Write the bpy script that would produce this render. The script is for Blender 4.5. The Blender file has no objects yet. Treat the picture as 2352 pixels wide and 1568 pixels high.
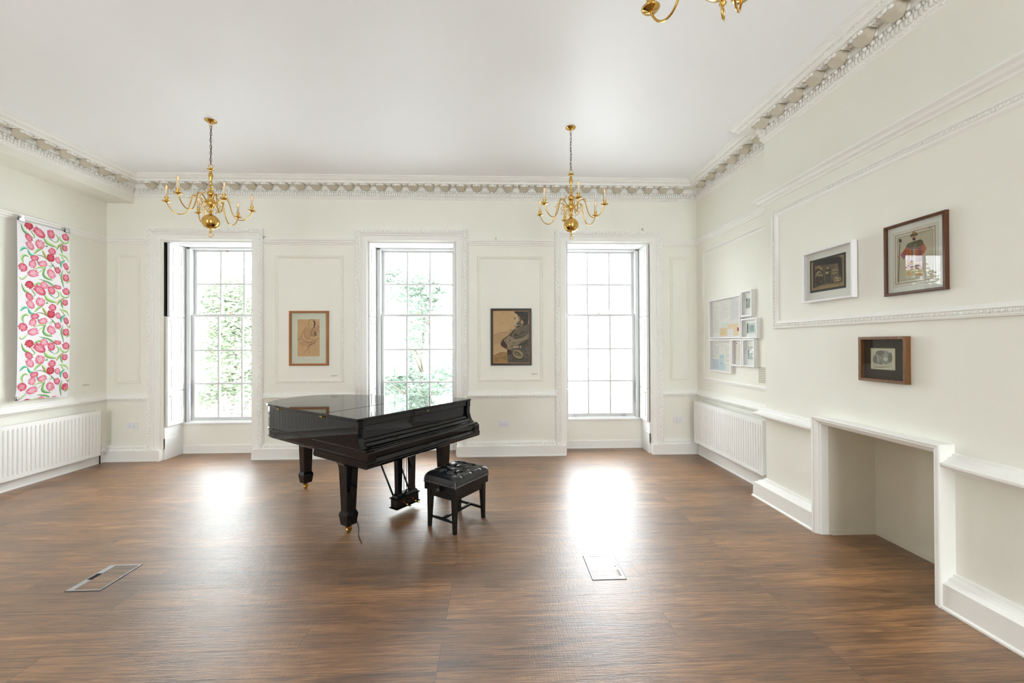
import bpy, math, random
from mathutils import Vector, Matrix
random.seed(7)
PI = math.pi
sc = bpy.context.scene
col = sc.collection

# ------------------------------------------------------------------ camera
H = 1.65
yaw, pitch, roll = 0.0355, 0.0056, -0.0037
cy, sy, cp, sp = math.cos(yaw), math.sin(yaw), math.cos(pitch), math.sin(pitch)
R0 = Vector((cy, -sy, 0)); FW = Vector((sy * cp, cy * cp, sp)); U0 = R0.cross(FW)
RR = R0 * math.cos(roll) + U0 * math.sin(roll); UU = U0 * math.cos(roll) - R0 * math.sin(roll)
cam = bpy.data.cameras.new('camera'); camo = bpy.data.objects.new('camera', cam); col.objects.link(camo)
cam.sensor_width = 36; cam.lens = 915 / 2352 * 36; cam.clip_start = .05; cam.clip_end = 300
camo.matrix_world = Matrix(((RR.x, UU.x, -FW.x, 0), (RR.y, UU.y, -FW.y, 0), (RR.z, UU.z, -FW.z, H), (0, 0, 0, 1)))
sc.camera = camo

# ------------------------------------------------------------------ world, light, exposure
SKY = 7.5
w = bpy.data.worlds.new('world'); sc.world = w; w.use_nodes = True
bg = w.node_tree.nodes['Background']; bg.inputs[0].default_value = (.905, .95, 1.0, 1); bg.inputs[1].default_value = SKY
vs = sc.view_settings
vs.view_transform = 'Standard'; vs.look = 'None'; vs.gamma = 1; vs.use_curve_mapping = False; vs.exposure = 1.28
sc.cycles.use_denoising = True
sc.cycles.max_bounces = 10; sc.cycles.diffuse_bounces = 7; sc.cycles.glossy_bounces = 4
sc.cycles.transparent_max_bounces = 12
sc.cycles.caustics_reflective = False; sc.cycles.caustics_refractive = False
sc.cycles.sample_clamp_indirect = 8

# room measures (metres)
D, XL, XLB, XR, XB, ZC, YB = 5.912, -5.604, -5.222, 3.009, 2.839, 4.038, 4.13
YW = 6.25; YN = -3.2
OPEN = [(-4.81, -3.53), (-1.93, -.604), (1.0, 2.29)]
ARCH = [(-5.013, -3.395), (-2.07, -.449), (.853, 2.466)]
ZO, ZA = 3.16, 3.327

for i, (a, b) in enumerate(OPEN):
    ld = bpy.data.lights.new('portal', 'AREA'); ld.shape = 'RECTANGLE'; ld.size = 1.2; ld.size_y = 2.7
    ld.cycles.is_portal = True
    lo = bpy.data.objects.new('window_portal', ld); col.objects.link(lo)
    lo.location = ((a + b) / 2, 6.42, 1.82); lo.rotation_euler = (-PI / 2, 0, 0)
REAR = [(-4.7, -3.5), (1.36, 2.76)]
for i, (a, b) in enumerate(REAR):
    ld = bpy.data.lights.new('portal', 'AREA'); ld.shape = 'RECTANGLE'; ld.size = 1.4; ld.size_y = 3.0
    ld.cycles.is_portal = True
    lo = bpy.data.objects.new('window_portal', ld); col.objects.link(lo)
    lo.location = ((a + b) / 2, YN - .25, 1.82); lo.rotation_euler = (PI / 2, 0, 0)

# ------------------------------------------------------------------ materials
MATS = {}
def new_mat(name):
    m = bpy.data.materials.new(name); m.use_nodes = True
    return m, m.node_tree, m.node_tree.nodes['Principled BSDF']
def srgb(r, g, b):
    f = lambda c: (c / 255 / 12.92) if c / 255 <= .04045 else ((c / 255 + .055) / 1.055) ** 2.4
    return (f(r), f(g), f(b), 1)
def paint(name, c, rough=.5, spec=.5, bump=.02, scale=60, var=.02, metal=0, coat=0, bscale2=None):
    if name in MATS: return MATS[name]
    m, nt, p = new_mat(name)
    p.inputs['Roughness'].default_value = rough; p.inputs['Metallic'].default_value = metal
    p.inputs['Specular IOR Level'].default_value = spec
    p.inputs['Coat Weight'].default_value = coat; p.inputs['Coat Roughness'].default_value = .03
    tc = nt.nodes.new('ShaderNodeTexCoord'); nz = nt.nodes.new('ShaderNodeTexNoise')
    nz.inputs['Scale'].default_value = scale; nz.inputs['Detail'].default_value = 3
    nt.links.new(tc.outputs['Object'], nz.inputs['Vector'])
    mx = nt.nodes.new('ShaderNodeMix'); mx.data_type = 'RGBA'
    mx.inputs['A'].default_value = c; mx.inputs['B'].default_value = tuple(x * (1 - var * 4) for x in c[:3]) + (1,)
    n2 = nt.nodes.new('ShaderNodeTexNoise'); n2.inputs['Scale'].default_value = scale * .06; n2.inputs['Detail'].default_value = 4
    nt.links.new(tc.outputs['Object'], n2.inputs['Vector'])
    nt.links.new(n2.outputs['Fac'], mx.inputs['Factor']); nt.links.new(mx.outputs['Result'], p.inputs['Base Color'])
    if bump:
        b = nt.nodes.new('ShaderNodeBump'); b.inputs['Strength'].default_value = bump; b.inputs['Distance'].default_value = .02
        nt.links.new((n2 if bscale2 else nz).outputs['Fac'], b.inputs['Height']); nt.links.new(b.outputs['Normal'], p.inputs['Normal'])
    MATS[name] = m
    return m
WALL = paint('cream_wall_paint', (.87, .862, .785, 1), .6, .3, .05, 40, .012)
TRIM = paint('white_trim_paint', (.90, .893, .86, 1), .45, .4, .05, 50, .012)
SHUT = paint('white_gloss_paint', (.80, .80, .79, 1), .38, .45, .03, 50, .01)
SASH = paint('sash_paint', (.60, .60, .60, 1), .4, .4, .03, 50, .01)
CEIL = paint('ceiling_paint', (.935, .942, .965, 1), .50, 1.0, .08, 9, .012)
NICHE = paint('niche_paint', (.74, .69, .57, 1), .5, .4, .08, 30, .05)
RAD = paint('radiator_enamel', (.88, .88, .86, 1), .3, .5, 0, 50, .005)
BLACK = paint('black_lacquer', (.004, .004, .005, 1), .03, .42, .003, 3, 0, bscale2=1)
BLACKM = paint('black_satin_wood', (.008, .008, .008, 1), .22, .4, .01, 40, 0)
LEATHER = paint('black_leather', (.009, .010, .013, 1), .14, .7, .08, 160, 0)
BRASS = paint('polished_brass', (.70, .44, .12, 1), .12, .5, .01, 20, .02, metal=1)
BRASSD = paint('aged_brass', (.42, .25, .10, 1), .3, .5, .02, 60, .05, metal=1)
IRON = paint('dark_chain_metal', (.10, .075, .055, 1), .4, .5, 0, 60, .05, metal=.8)
STEEL = paint('nickel_steel', (.42, .42, .43, 1), .16, .5, 0, 60, .01, metal=1)
ALU = paint('dull_aluminium', (.55, .57, .60, 1), .38, .5, .05, 60, .03, metal=.9)
CREAM = paint('cream_plastic', (.80, .68, .50, 1), .4, .5, 0, 60, .01)
PLASTIC = paint('white_plastic', (.80, .80, .84, 1), .3, .5, 0, 60, .01)
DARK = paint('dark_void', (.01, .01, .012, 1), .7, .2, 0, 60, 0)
RED = paint('red_felt', (.35, .02, .015, 1), .9, .1, 0, 60, .05)
OAK = paint('honey_oak', srgb(172, 108, 52), .4, .4, .05, 60, .08)
EBONY = paint('black_frame_wood', srgb(30, 26, 26), .35, .4, .02, 60, .02)
MAHOG = paint('red_brown_wood', srgb(92, 50, 24), .22, .5, .02, 40, .1)
WALNUT = paint('gilt_brown_wood', srgb(130, 84, 38), .35, .5, .25, 60, .14)
WHITEF = paint('white_frame', srgb(236, 234, 236), .3, .5, 0, 60, .005)
PAPERW = paint('white_paper', srgb(240, 237, 242), .7, .2, 0, 60, .004)
CARDM = paint('cream_card', srgb(226, 222, 208), .7, .2, 0, 60, .004)
RUBBER = paint('black_rubber', (.02, .02, .02, 1), .6, .3, 0, 60, 0)
def flat(r, g, b):
    return paint('pigment_%d_%d_%d' % (r, g, b), srgb(r, g, b), .75, .15, 0, 160, .03)

def glass_mat(name, tint=(.97, .985, .98, 1), rough=0.0, refl=1.0, wave=.0):
    m = bpy.data.materials.new(name); m.use_nodes = True; nt = m.node_tree; nt.nodes.clear()
    o = nt.nodes.new('ShaderNodeOutputMaterial'); t = nt.nodes.new('ShaderNodeBsdfTransparent'); g = nt.nodes.new('ShaderNodeBsdfGlossy')
    t.inputs[0].default_value = tint; g.inputs['Roughness'].default_value = rough
    fr = nt.nodes.new('ShaderNodeFresnel'); ge = nt.nodes.new('ShaderNodeNewGeometry'); mr = nt.nodes.new('ShaderNodeMapRange')
    mr.inputs['To Min'].default_value = 1.5; mr.inputs['To Max'].default_value = 1 / 1.5   # same reflectance from both sides of a thin pane
    nt.links.new(ge.outputs['Backfacing'], mr.inputs['Value']); nt.links.new(mr.outputs[0], fr.inputs[0])
    if wave:
        tc = nt.nodes.new('ShaderNodeTexCoord'); nz = nt.nodes.new('ShaderNodeTexNoise'); nz.inputs['Scale'].default_value = 5
        b = nt.nodes.new('ShaderNodeBump'); b.inputs['Strength'].default_value = wave
        nt.links.new(tc.outputs['Object'], nz.inputs['Vector']); nt.links.new(nz.outputs['Fac'], b.inputs['Height'])
        nt.links.new(b.outputs['Normal'], g.inputs['Normal'])
    mu = nt.nodes.new('ShaderNodeMath'); mu.operation = 'MULTIPLY'; mu.inputs[1].default_value = refl
    mi = nt.nodes.new('ShaderNodeMixShader')
    nt.links.new(fr.outputs[0], mu.inputs[0]); nt.links.new(mu.outputs[0], mi.inputs[0])
    nt.links.new(t.outputs[0], mi.inputs[1]); nt.links.new(g.outputs[0], mi.inputs[2]); nt.links.new(mi.outputs[0], o.inputs[0])
    return m
PANE = glass_mat('window_glass', wave=.01)
PICGLASS = glass_mat('picture_glass', (.98, .98, .98, 1), .0, 1.0, .01)
BULBGLASS = glass_mat('bulb_glass', (.93, .93, .93, 1), .05, 1.6)
def glow(name, c, s):
    m = bpy.data.materials.new(name); m.use_nodes = True; p = m.node_tree.nodes['Principled BSDF']
    p.inputs['Base Color'].default_value = c; p.inputs['Emission Color'].default_value = c; p.inputs['Emission Strength'].default_value = s
    return m
FILAMENT = glow('glowing_filament', (1.0, .48, .18, 1), .42)

def wood_floor():
    m, nt, p = new_mat('oak_floor_boards'); N = nt.nodes; L = nt.links
    tc = N.new('ShaderNodeTexCoord')
    mp = N.new('ShaderNodeMapping'); mp.inputs['Rotation'].default_value = (0, 0, math.radians(-.4)); mp.inputs['Location'].default_value = (.3, .06, 0)
    L.new(tc.outputs['Object'], mp.inputs[0])
    br = N.new('ShaderNodeTexBrick'); br.offset = .37; br.offset_frequency = 3; br.squash = 1.0
    br.inputs['Scale'].default_value = 1; br.inputs['Brick Width'].default_value = 2.1; br.inputs['Row Height'].default_value = .19
    br.inputs['Mortar Size'].default_value = .0014; br.inputs['Mortar Smooth'].default_value = .3; br.inputs['Bias'].default_value = 0
    br.inputs['Color1'].default_value = (0, 0, 0, 1); br.inputs['Color2'].default_value = (1, 1, 1, 1); br.inputs['Mortar'].default_value = (.5, .5, .5, 1)
    L.new(mp.outputs[0], br.inputs['Vector'])
    # per-board offset of the grain
    sep = N.new('ShaderNodeSeparateColor'); L.new(br.outputs['Color'], sep.inputs[0])
    cmb = N.new('ShaderNodeCombineXYZ'); ml = N.new('ShaderNodeMath'); ml.operation = 'MULTIPLY'; ml.inputs[1].default_value = 37
    L.new(sep.outputs[0], ml.inputs[0]); L.new(ml.outputs[0], cmb.inputs[2]); L.new(ml.outputs[0], cmb.inputs[0])
    add = N.new('ShaderNodeVectorMath'); add.operation = 'ADD'; L.new(mp.outputs[0], add.inputs[0]); L.new(cmb.outputs[0], add.inputs[1])
    s1 = N.new('ShaderNodeVectorMath'); s1.operation = 'MULTIPLY'; s1.inputs[1].default_value = (1.1, 13, 1); L.new(add.outputs[0], s1.inputs[0])
    g1 = N.new('ShaderNodeTexNoise'); g1.inputs['Scale'].default_value = 1.6; g1.inputs['Detail'].default_value = 8; g1.inputs['Roughness'].default_value = .65; g1.inputs['Distortion'].default_value = 1.2
    L.new(s1.outputs[0], g1.inputs['Vector'])
    s2 = N.new('ShaderNodeVectorMath'); s2.operation = 'MULTIPLY'; s2.inputs[1].default_value = (6, 110, 1); L.new(add.outputs[0], s2.inputs[0])
    g2 = N.new('ShaderNodeTexNoise'); g2.inputs['Scale'].default_value = 1.5; g2.inputs['Detail'].default_value = 5; L.new(s2.outputs[0], g2.inputs['Vector'])
    # cathedral figure
    wv = N.new('ShaderNodeTexWave'); wv.wave_type = 'RINGS'; wv.inputs['Scale'].default_value = 2.2; wv.inputs['Distortion'].default_value = 9; wv.inputs['Detail'].default_value = 3
    s3 = N.new('ShaderNodeVectorMath'); s3.operation = 'MULTIPLY'; s3.inputs[1].default_value = (.9, 9, 1); L.new(add.outputs[0], s3.inputs[0]); L.new(s3.outputs[0], wv.inputs['Vector'])
    # large worn patches
    g3 = N.new('ShaderNodeTexNoise'); g3.inputs['Scale'].default_value = 1.5; g3.inputs['Detail'].default_value = 7; L.new(tc.outputs['Object'], g3.inputs['Vector'])
    r1 = N.new('ShaderNodeValToRGB'); L.new(g1.outputs['Fac'], r1.inputs[0])
    r1.color_ramp.elements[0].position = .28; r1.color_ramp.elements[0].color = (.075, .034, .013, 1)
    r1.color_ramp.elements[1].position = .72; r1.color_ramp.elements[1].color = (.40, .215, .090, 1)
    e = r1.color_ramp.elements.new(.5); e.color = (.23, .118, .050, 1)
    def mixc(a, b, f, mode='MIX', fac=None):
        x = N.new('ShaderNodeMix'); x.data_type = 'RGBA'; x.blend_type = mode
        if isinstance(f, float): x.inputs['Factor'].default_value = f
        else: L.new(f, x.inputs['Factor'])
        L.new(a, x.inputs['A'])
        if isinstance(b, tuple): x.inputs['B'].default_value = b
        else: L.new(b, x.inputs['B'])
        return x.outputs['Result']
    c = r1.outputs[0]
    rb = N.new('ShaderNodeValToRGB'); L.new(sep.outputs[0], rb.inputs[0])
    rb.color_ramp.elements[0].color = (.80, .76, .72, 1); rb.color_ramp.elements[1].color = (1.25, 1.20, 1.12, 1)
    c = mixc(c, rb.outputs[0], 1.0, 'MULTIPLY')
    r2 = N.new('ShaderNodeValToRGB'); L.new(g2.outputs['Fac'], r2.inputs[0]); r2.color_ramp.elements[0].position = .35; r2.color_ramp.elements[1].position = .6
    r2.color_ramp.elements[0].color = (.62, .58, .56, 1); r2.color_ramp.elements[1].color = (1.08, 1.08, 1.08, 1)
    c = mixc(c, r2.outputs[0], .6, 'MULTIPLY')
    r3 = N.new('ShaderNodeValToRGB'); L.new(wv.outputs['Fac'], r3.inputs[0]); r3.color_ramp.elements[0].color = (.55, .5, .46, 1); r3.color_ramp.elements[1].color = (1.08, 1.08, 1.08, 1); r3.color_ramp.elements[0].position = .12; r3.color_ramp.elements[1].position = .42
    c = mixc(c, r3.outputs[0], .5, 'MULTIPLY')
    r4 = N.new('ShaderNodeValToRGB'); L.new(g3.outputs['Fac'], r4.inputs[0]); r4.color_ramp.elements[0].position = .3; r4.color_ramp.elements[1].position = .7
    r4.color_ramp.elements[0].color = (.66, .64, .66, 1); r4.color_ramp.elements[1].color = (1.28, 1.22, 1.10, 1)
    c = mixc(c, r4.outputs[0], .8, 'MULTIPLY')
    c = mixc(c, (.022, .013, .008, 1), br.outputs['Fac'])
    L.new(c, p.inputs['Base Color'])
    rr = N.new('ShaderNodeMapRange'); rr.inputs['To Min'].default_value = .28; rr.inputs['To Max'].default_value = .44; L.new(g1.outputs['Fac'], rr.inputs['Value'])
    L.new(rr.outputs[0], p.inputs['Roughness']); p.inputs['Specular IOR Level'].default_value = 1.0; p.inputs['Coat Weight'].default_value = .5; p.inputs['Coat Roughness'].default_value = .6
    bm = N.new('ShaderNodeBump'); bm.inputs['Strength'].default_value = .35; bm.inputs['Distance'].default_value = .004
    mm = N.new('ShaderNodeMath'); mm.operation = 'SUBTRACT'; L.new(g2.outputs['Fac'], mm.inputs[0]); L.new(br.outputs['Fac'], mm.inputs[1])
    g4 = N.new('ShaderNodeTexNoise'); g4.inputs['Scale'].default_value = 1; g4.inputs['Detail'].default_value = 4
    s4 = N.new('ShaderNodeVectorMath'); s4.operation = 'MULTIPLY'; s4.inputs[1].default_value = (120, 14, 1); L.new(tc.outputs['Object'], s4.inputs[0]); L.new(s4.outputs[0], g4.inputs['Vector'])
    m5 = N.new('ShaderNodeMath'); m5.operation = 'MULTIPLY_ADD'; m5.inputs[1].default_value = .7; L.new(g4.outputs['Fac'], m5.inputs[0]); L.new(mm.outputs[0], m5.inputs[2]); mm = m5
    L.new(mm.outputs[0], bm.inputs['Height']); L.new(bm.outputs['Normal'], p.inputs['Normal'])
    return m
FLOORM = wood_floor()

# ------------------------------------------------------------------ mesh helpers
def _sph(nu, nv):
    v = [(0, 0, 1)]; f = []
    for j in range(1, nv):
        for i in range(nu):
            a = 2 * PI * i / nu; b = PI * j / nv
            v.append((math.sin(b) * math.cos(a), math.sin(b) * math.sin(a), math.cos(b)))
    v.append((0, 0, -1))
    for i in range(nu): f.append((0, 1 + i, 1 + (i + 1) % nu))
    for j in range(nv - 2):
        for i in range(nu):
            a = 1 + j * nu + i; b = 1 + j * nu + (i + 1) % nu
            f.append((a, a + nu, b + nu, b))
    l = len(v) - 1; o = 1 + (nv - 2) * nu
    for i in range(nu): f.append((l, o + (i + 1) % nu, o + i))
    return v, f
SPH_LO = _sph(6, 4); SPH_MD = _sph(12, 8); SPH_HI = _sph(32, 20)
class MB:
    def __init__(s): s.v = []; s.f = []; s.m = []; s.sm = []
    def add(s, vs, fs, mi=0, smooth=False):
        o = len(s.v); s.v += [tuple(x) for x in vs]
        s.f += [tuple(i + o for i in f) for f in fs]; s.m += [mi] * len(fs); s.sm += [smooth] * len(fs); return s
    def box(s, x0, x1, y0, y1, z0, z1, mi=0, mat=None):
        vs = [(x, y, z) for z in (z0, z1) for y in (y0, y1) for x in (x0, x1)]
        if mat is not None: vs = [mat @ Vector(p) for p in vs]
        return s.add(vs, [(0, 2, 3, 1), (4, 5, 7, 6), (0, 1, 5, 4), (2, 6, 7, 3), (0, 4, 6, 2), (1, 3, 7, 5)], mi)
    def bbox(s, x0, x1, y0, y1, z0, z1, b=.004, mi=0, mat=None):
        # box with chamfered vertical and horizontal edges: stack of inset octagons
        def ring(z, d):
            return [(x0 + d + b, y0 + d, z), (x1 - d - b, y0 + d, z), (x1 - d, y0 + d + b, z), (x1 - d, y1 - d - b, z),
                    (x1 - d - b, y1 - d, z), (x0 + d + b, y1 - d, z), (x0 + d, y1 - d - b, z), (x0 + d, y0 + d + b, z)]
        R = [ring(z0, b), ring(z0 + b, 0), ring(z1 - b, 0), ring(z1, b)]
        return s.loft(R, mi, True, False, mat)
    def loft(s, rings, mi=0, caps=True, smooth=False, mat=None, closed=True):
        n = len(rings[0]); vs = [p for r in rings for p in r]
        if mat is not None: vs = [mat @ Vector(p) for p in vs]
        fs = []
        for j in range(len(rings) - 1):
            for i in range(n if closed else n - 1):
                a = j * n + i; b = j * n + (i + 1) % n
                fs.append((a, b, b + n, a + n))
        o = len(s.v); s.add(vs, fs, mi, smooth)
        if caps:
            s.f.append(tuple(o + i for i in range(n))[::-1]); s.f.append(tuple(o + (len(rings) - 1) * n + i for i in range(n)))
            s.m += [mi, mi]; s.sm += [False, False]
        return s
    def sph(s, c, r, mat=None, lod=SPH_LO, mi=0):
        if not hasattr(r, '__len__'): r = (r, r, r)
        vs = [Vector((x * r[0], y * r[1], z * r[2])) for x, y, z in lod[0]]
        if mat is not None: vs = [mat @ p for p in vs]
        return s.add([p + Vector(c) for p in vs], lod[1], mi, True)
    def lathe(s, prof, c=(0, 0, 0), n=20, mi=0, axis=None, smooth=True):
        M = Matrix.Translation(Vector(c))
        if axis is not None: M = M @ Vector((0, 0, 1)).rotation_difference(Vector(axis)).to_matrix().to_4x4()
        rings = [[(max(r, 1e-4) * math.cos(2 * PI * i / n), max(r, 1e-4) * math.sin(2 * PI * i / n), z) for i in range(n)] for r, z in prof]
        return s.loft(rings, mi, True, smooth, M)
    def tube(s, pts, r, n=8, mi=0, closed=False):
        P = [Vector(p) for p in pts]; N = len(P); rings = []; up = None
        rr = r if hasattr(r, '__len__') else [r] * N
        for i in range(N):
            t = (P[(i + 1) % N] - P[i - 1]) if closed else (P[min(i + 1, N - 1)] - P[max(i - 1, 0)])
            t.normalize()
            if up is None:
                up = t.orthogonal().normalized()
            else:
                up = (up - t * up.dot(t)).normalized()
            b = t.cross(up)
            rings.append([P[i] + (up * math.cos(2 * PI * k / n) + b * math.sin(2 * PI * k / n)) * rr[i] for k in range(n)])
        if closed: rings.append(rings[0])
        return s.loft(rings, mi, not closed, True)
    def prism(s, poly, z0, z1, mi=0, mat=None, smooth=False):
        return s.loft([[(x, y, z0) for x, y in poly], [(x, y, z1) for x, y in poly]], mi, True, smooth, mat)
    def poly(s, pts, mi=0):
        o = len(s.v); s.v += [tuple(p) for p in pts]; s.f.append(tuple(range(o, o + len(pts)))); s.m.append(mi); s.sm.append(False); return s
    def build(s, name, mats, parent=None, off=None):
        me = bpy.data.meshes.new(name)
        o3 = Vector(off) if off is not None else (parent.matrix_basis.translation if parent is not None and parent.get('_abs') else Vector((0, 0, 0)))
        if parent is not None and off is None and not parent.get('_abs'):
            q = parent
            while q.parent is not None: q = q.parent
            if q.get('_abs'): o3 = q.location
        me.from_pydata([(p[0] - o3[0], p[1] - o3[1], p[2] - o3[2]) for p in s.v], [], s.f)
        if not isinstance(mats, (list, tuple)): mats = [mats]
        for m in mats: me.materials.append(m)
        me.polygons.foreach_set('material_index', s.m); me.polygons.foreach_set('use_smooth', s.sm)
        me.update()
        import bmesh
        bm = bmesh.new(); bm.from_mesh(me); bmesh.ops.recalc_face_normals(bm, faces=bm.faces); bm.to_mesh(me); bm.free()
        o = bpy.data.objects.new(name, me); col.objects.link(o)
        if parent is not None: o.parent = parent
        return o
def tag(o, label=None, cat=None, group=None, kind=None):
    if label: o['label'] = label
    if cat: o['category'] = cat
    if group: o['group'] = group
    if kind: o['kind'] = kind
    return o
def root(name, loc, label=None, cat=None, group=None, kind=None, rz=0, absolute=True):
    o = bpy.data.objects.new(name, None); col.objects.link(o); o.location = loc; o.rotation_euler = (0, 0, rz); o.empty_display_size = .1
    if absolute: o['_abs'] = 1
    return tag(o, label, cat, group, kind)
def struct(mb, name, mat, parent=None):
    o = mb.build(name, mat, parent)
    if parent is None: o['kind'] = 'structure'
    return o
def copy_tree(o, parent=None):
    c = o.copy(); col.objects.link(c); c.parent = parent
    for ch in list(o.children): copy_tree(ch, c)
    return c

# planes of the room: F(plane, u, z, h) -> world
def F(pl, u, z, h=0):
    if pl == 'back': return Vector((u, D - h, z))
    if pl == 'left': return Vector((XL + h, u, z))
    if pl == 'alc': return Vector((XR - h, -u, z))
    if pl == 'breast': return Vector((XB - h, -u, z))
# (alc and breast use u = -Y so that u runs to the viewer's right)

def run(mb, prof, path, mi=0):
    P = [Vector(p) for p in path]; n = len(P); nr = []
    for i in range(n - 1):
        d = (P[i + 1] - P[i]).normalized(); nr.append(Vector((-d.y, d.x)))
    rings = []
    for i in range(n):
        if i == 0: m = nr[0]
        elif i == n - 1: m = nr[-1]
        else: m = (nr[i - 1] + nr[i]) / (1 + nr[i - 1].dot(nr[i]))
        rings.append([(P[i].x + m.x * h, P[i].y + m.y * h, z) for h, z in prof])
    mb.loft(rings, mi, True, False)
    return mb
def floop(mb, pl, u0, u1, z0, z1, prof, mi=0, open_bottom=False):
    """moulding round a rectangle on a wall; prof = [(inset, height)]"""
    cs = [(u0, z0, 1, 1), (u0, z1, 1, -1), (u1, z1, -1, -1), (u1, z0, -1, 1)]
    if open_bottom:
        cs = [(u0, z0, 1, 0), (u0, z1, 1, -1), (u1, z1, -1, -1), (u1, z0, -1, 0)]
    rings = [[F(pl, u + sx * d, z + sz * d, h) for d, h in prof] for u, z, sx, sz in cs]
    if not open_bottom: rings.append(rings[0])
    return mb.loft(rings, mi, open_bottom, False)
def wbox(mb, pl, u0, u1, z0, z1, h0, h1, mi=0):
    a = F(pl, u0, z0, h0); b = F(pl, u1, z1, h1)
    return mb.box(min(a.x, b.x), max(a.x, b.x), min(a.y, b.y), max(a.y, b.y), z0, z1, mi)
def beads(mb, p0, p1, step, size, mat3=None, alt=0, axis=None, skip=0):
    p0, p1 = Vector(p0), Vector(p1); L = (p1 - p0).length; n = max(1, int(L / step)); d = (p1 - p0) / n
    t = d.normalized()
    for i in range(n):
        M = mat3
        if alt:
            M = Matrix.Rotation(alt * (1 if i % 2 else -1), 3, axis) @ mat3 if mat3 is not None else Matrix.Rotation(alt * (1 if i % 2 else -1), 3, axis)
        mb.sph(p0 + d * (i + .5), size, M)

# ------------------------------------------------------------------ room shell
mb = MB(); mb.box(-6.3, 4.0, YN - .3, 6.6, -.12, 0); struct(mb, 'floor', FLOORM)
mb = MB(); mb.box(-6.3, 4.0, YN - .3, 6.6, ZC, ZC + .15); struct(mb, 'ceiling', CEIL)
mb = MB()
xs = [XL - .3] + [q for o in OPEN for q in o] + [XR + .5]
for i in range(0, 8, 2): mb.box(xs[i], xs[i + 1], D, 6.55, 0, ZO)
mb.box(XL - .3, XR + .5, D, 6.55, ZO, ZC)
for a, b in OPEN: mb.box(a, b, YW, 6.55, 0, .44)
struct(mb, 'wall_back', WALL)
mb = MB(); mb.box(XL - .3, XL, YN, D, 0, ZC); struct(mb, 'wall_left', WALL)
mb = MB(); mb.box(XL, XLB, YN, D, 3.69, ZC); struct(mb, 'trim_8', WALL)
mb = MB(); xs = [XL - .3] + [q for o in REAR for q in o] + [XR + .5]
for i in range(0, 2 + 2 * len(REAR), 2): mb.box(xs[i], xs[i + 1], YN - .3, YN, 0, ZC)
for a, b in REAR: mb.box(a, b, YN - .3, YN, 0, .3); mb.box(a, b, YN - .3, YN, 3.4, ZC)
struct(mb, 'wall_rear', WALL)
for i, (a, b) in enumerate(REAR):   # tall unseen windows behind the viewer: right one inferred, left one added for light
    W = root('window_%d' % (i + 4), ((a + b) / 2, YN - .2, .3), kind='structure')
    mb = MB(); y0, y1 = YN - .22, YN - .16
    for q in ((a, a + .07, .3, 3.4), (b - .07, b, .3, 3.4), (a + .07, b - .07, .3, .38), (a + .07, b - .07, 3.33, 3.4), (a + .07, b - .07, 1.81, 1.86), ((a + b) / 2 - .015, (a + b) / 2 + .015, .38, 1.81), ((a + b) / 2 - .015, (a + b) / 2 + .015, 1.86, 3.33)): mb.box(q[0], q[1], y0, y1, q[2], q[3])
    mb.build('window_frame', SHUT, W)
    mb = MB(); mb.box(a + .06, b - .06, YN - .192, YN - .188, .35, 3.36); mb.build('glass_pane', PANE, W)
NY0, NY1, NZ, NX = 2.44, 3.346, .955, 3.265
mb = MB(); mb.box(XR, XR + .5, YB, D, 0, ZC); struct(mb, 'wall_alcove', WALL)
mb = MB()
mb.box(XB, XR + .5, NY1, YB, 0, ZC); mb.box(XB, XR + .5, YN, NY0, 0, ZC); mb.box(XB, XR + .5, NY0, NY1, NZ, ZC); mb.box(NX, XR + .5, NY0, NY1, 0, NZ)
struct(mb, 'wall_right', WALL)

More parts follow.
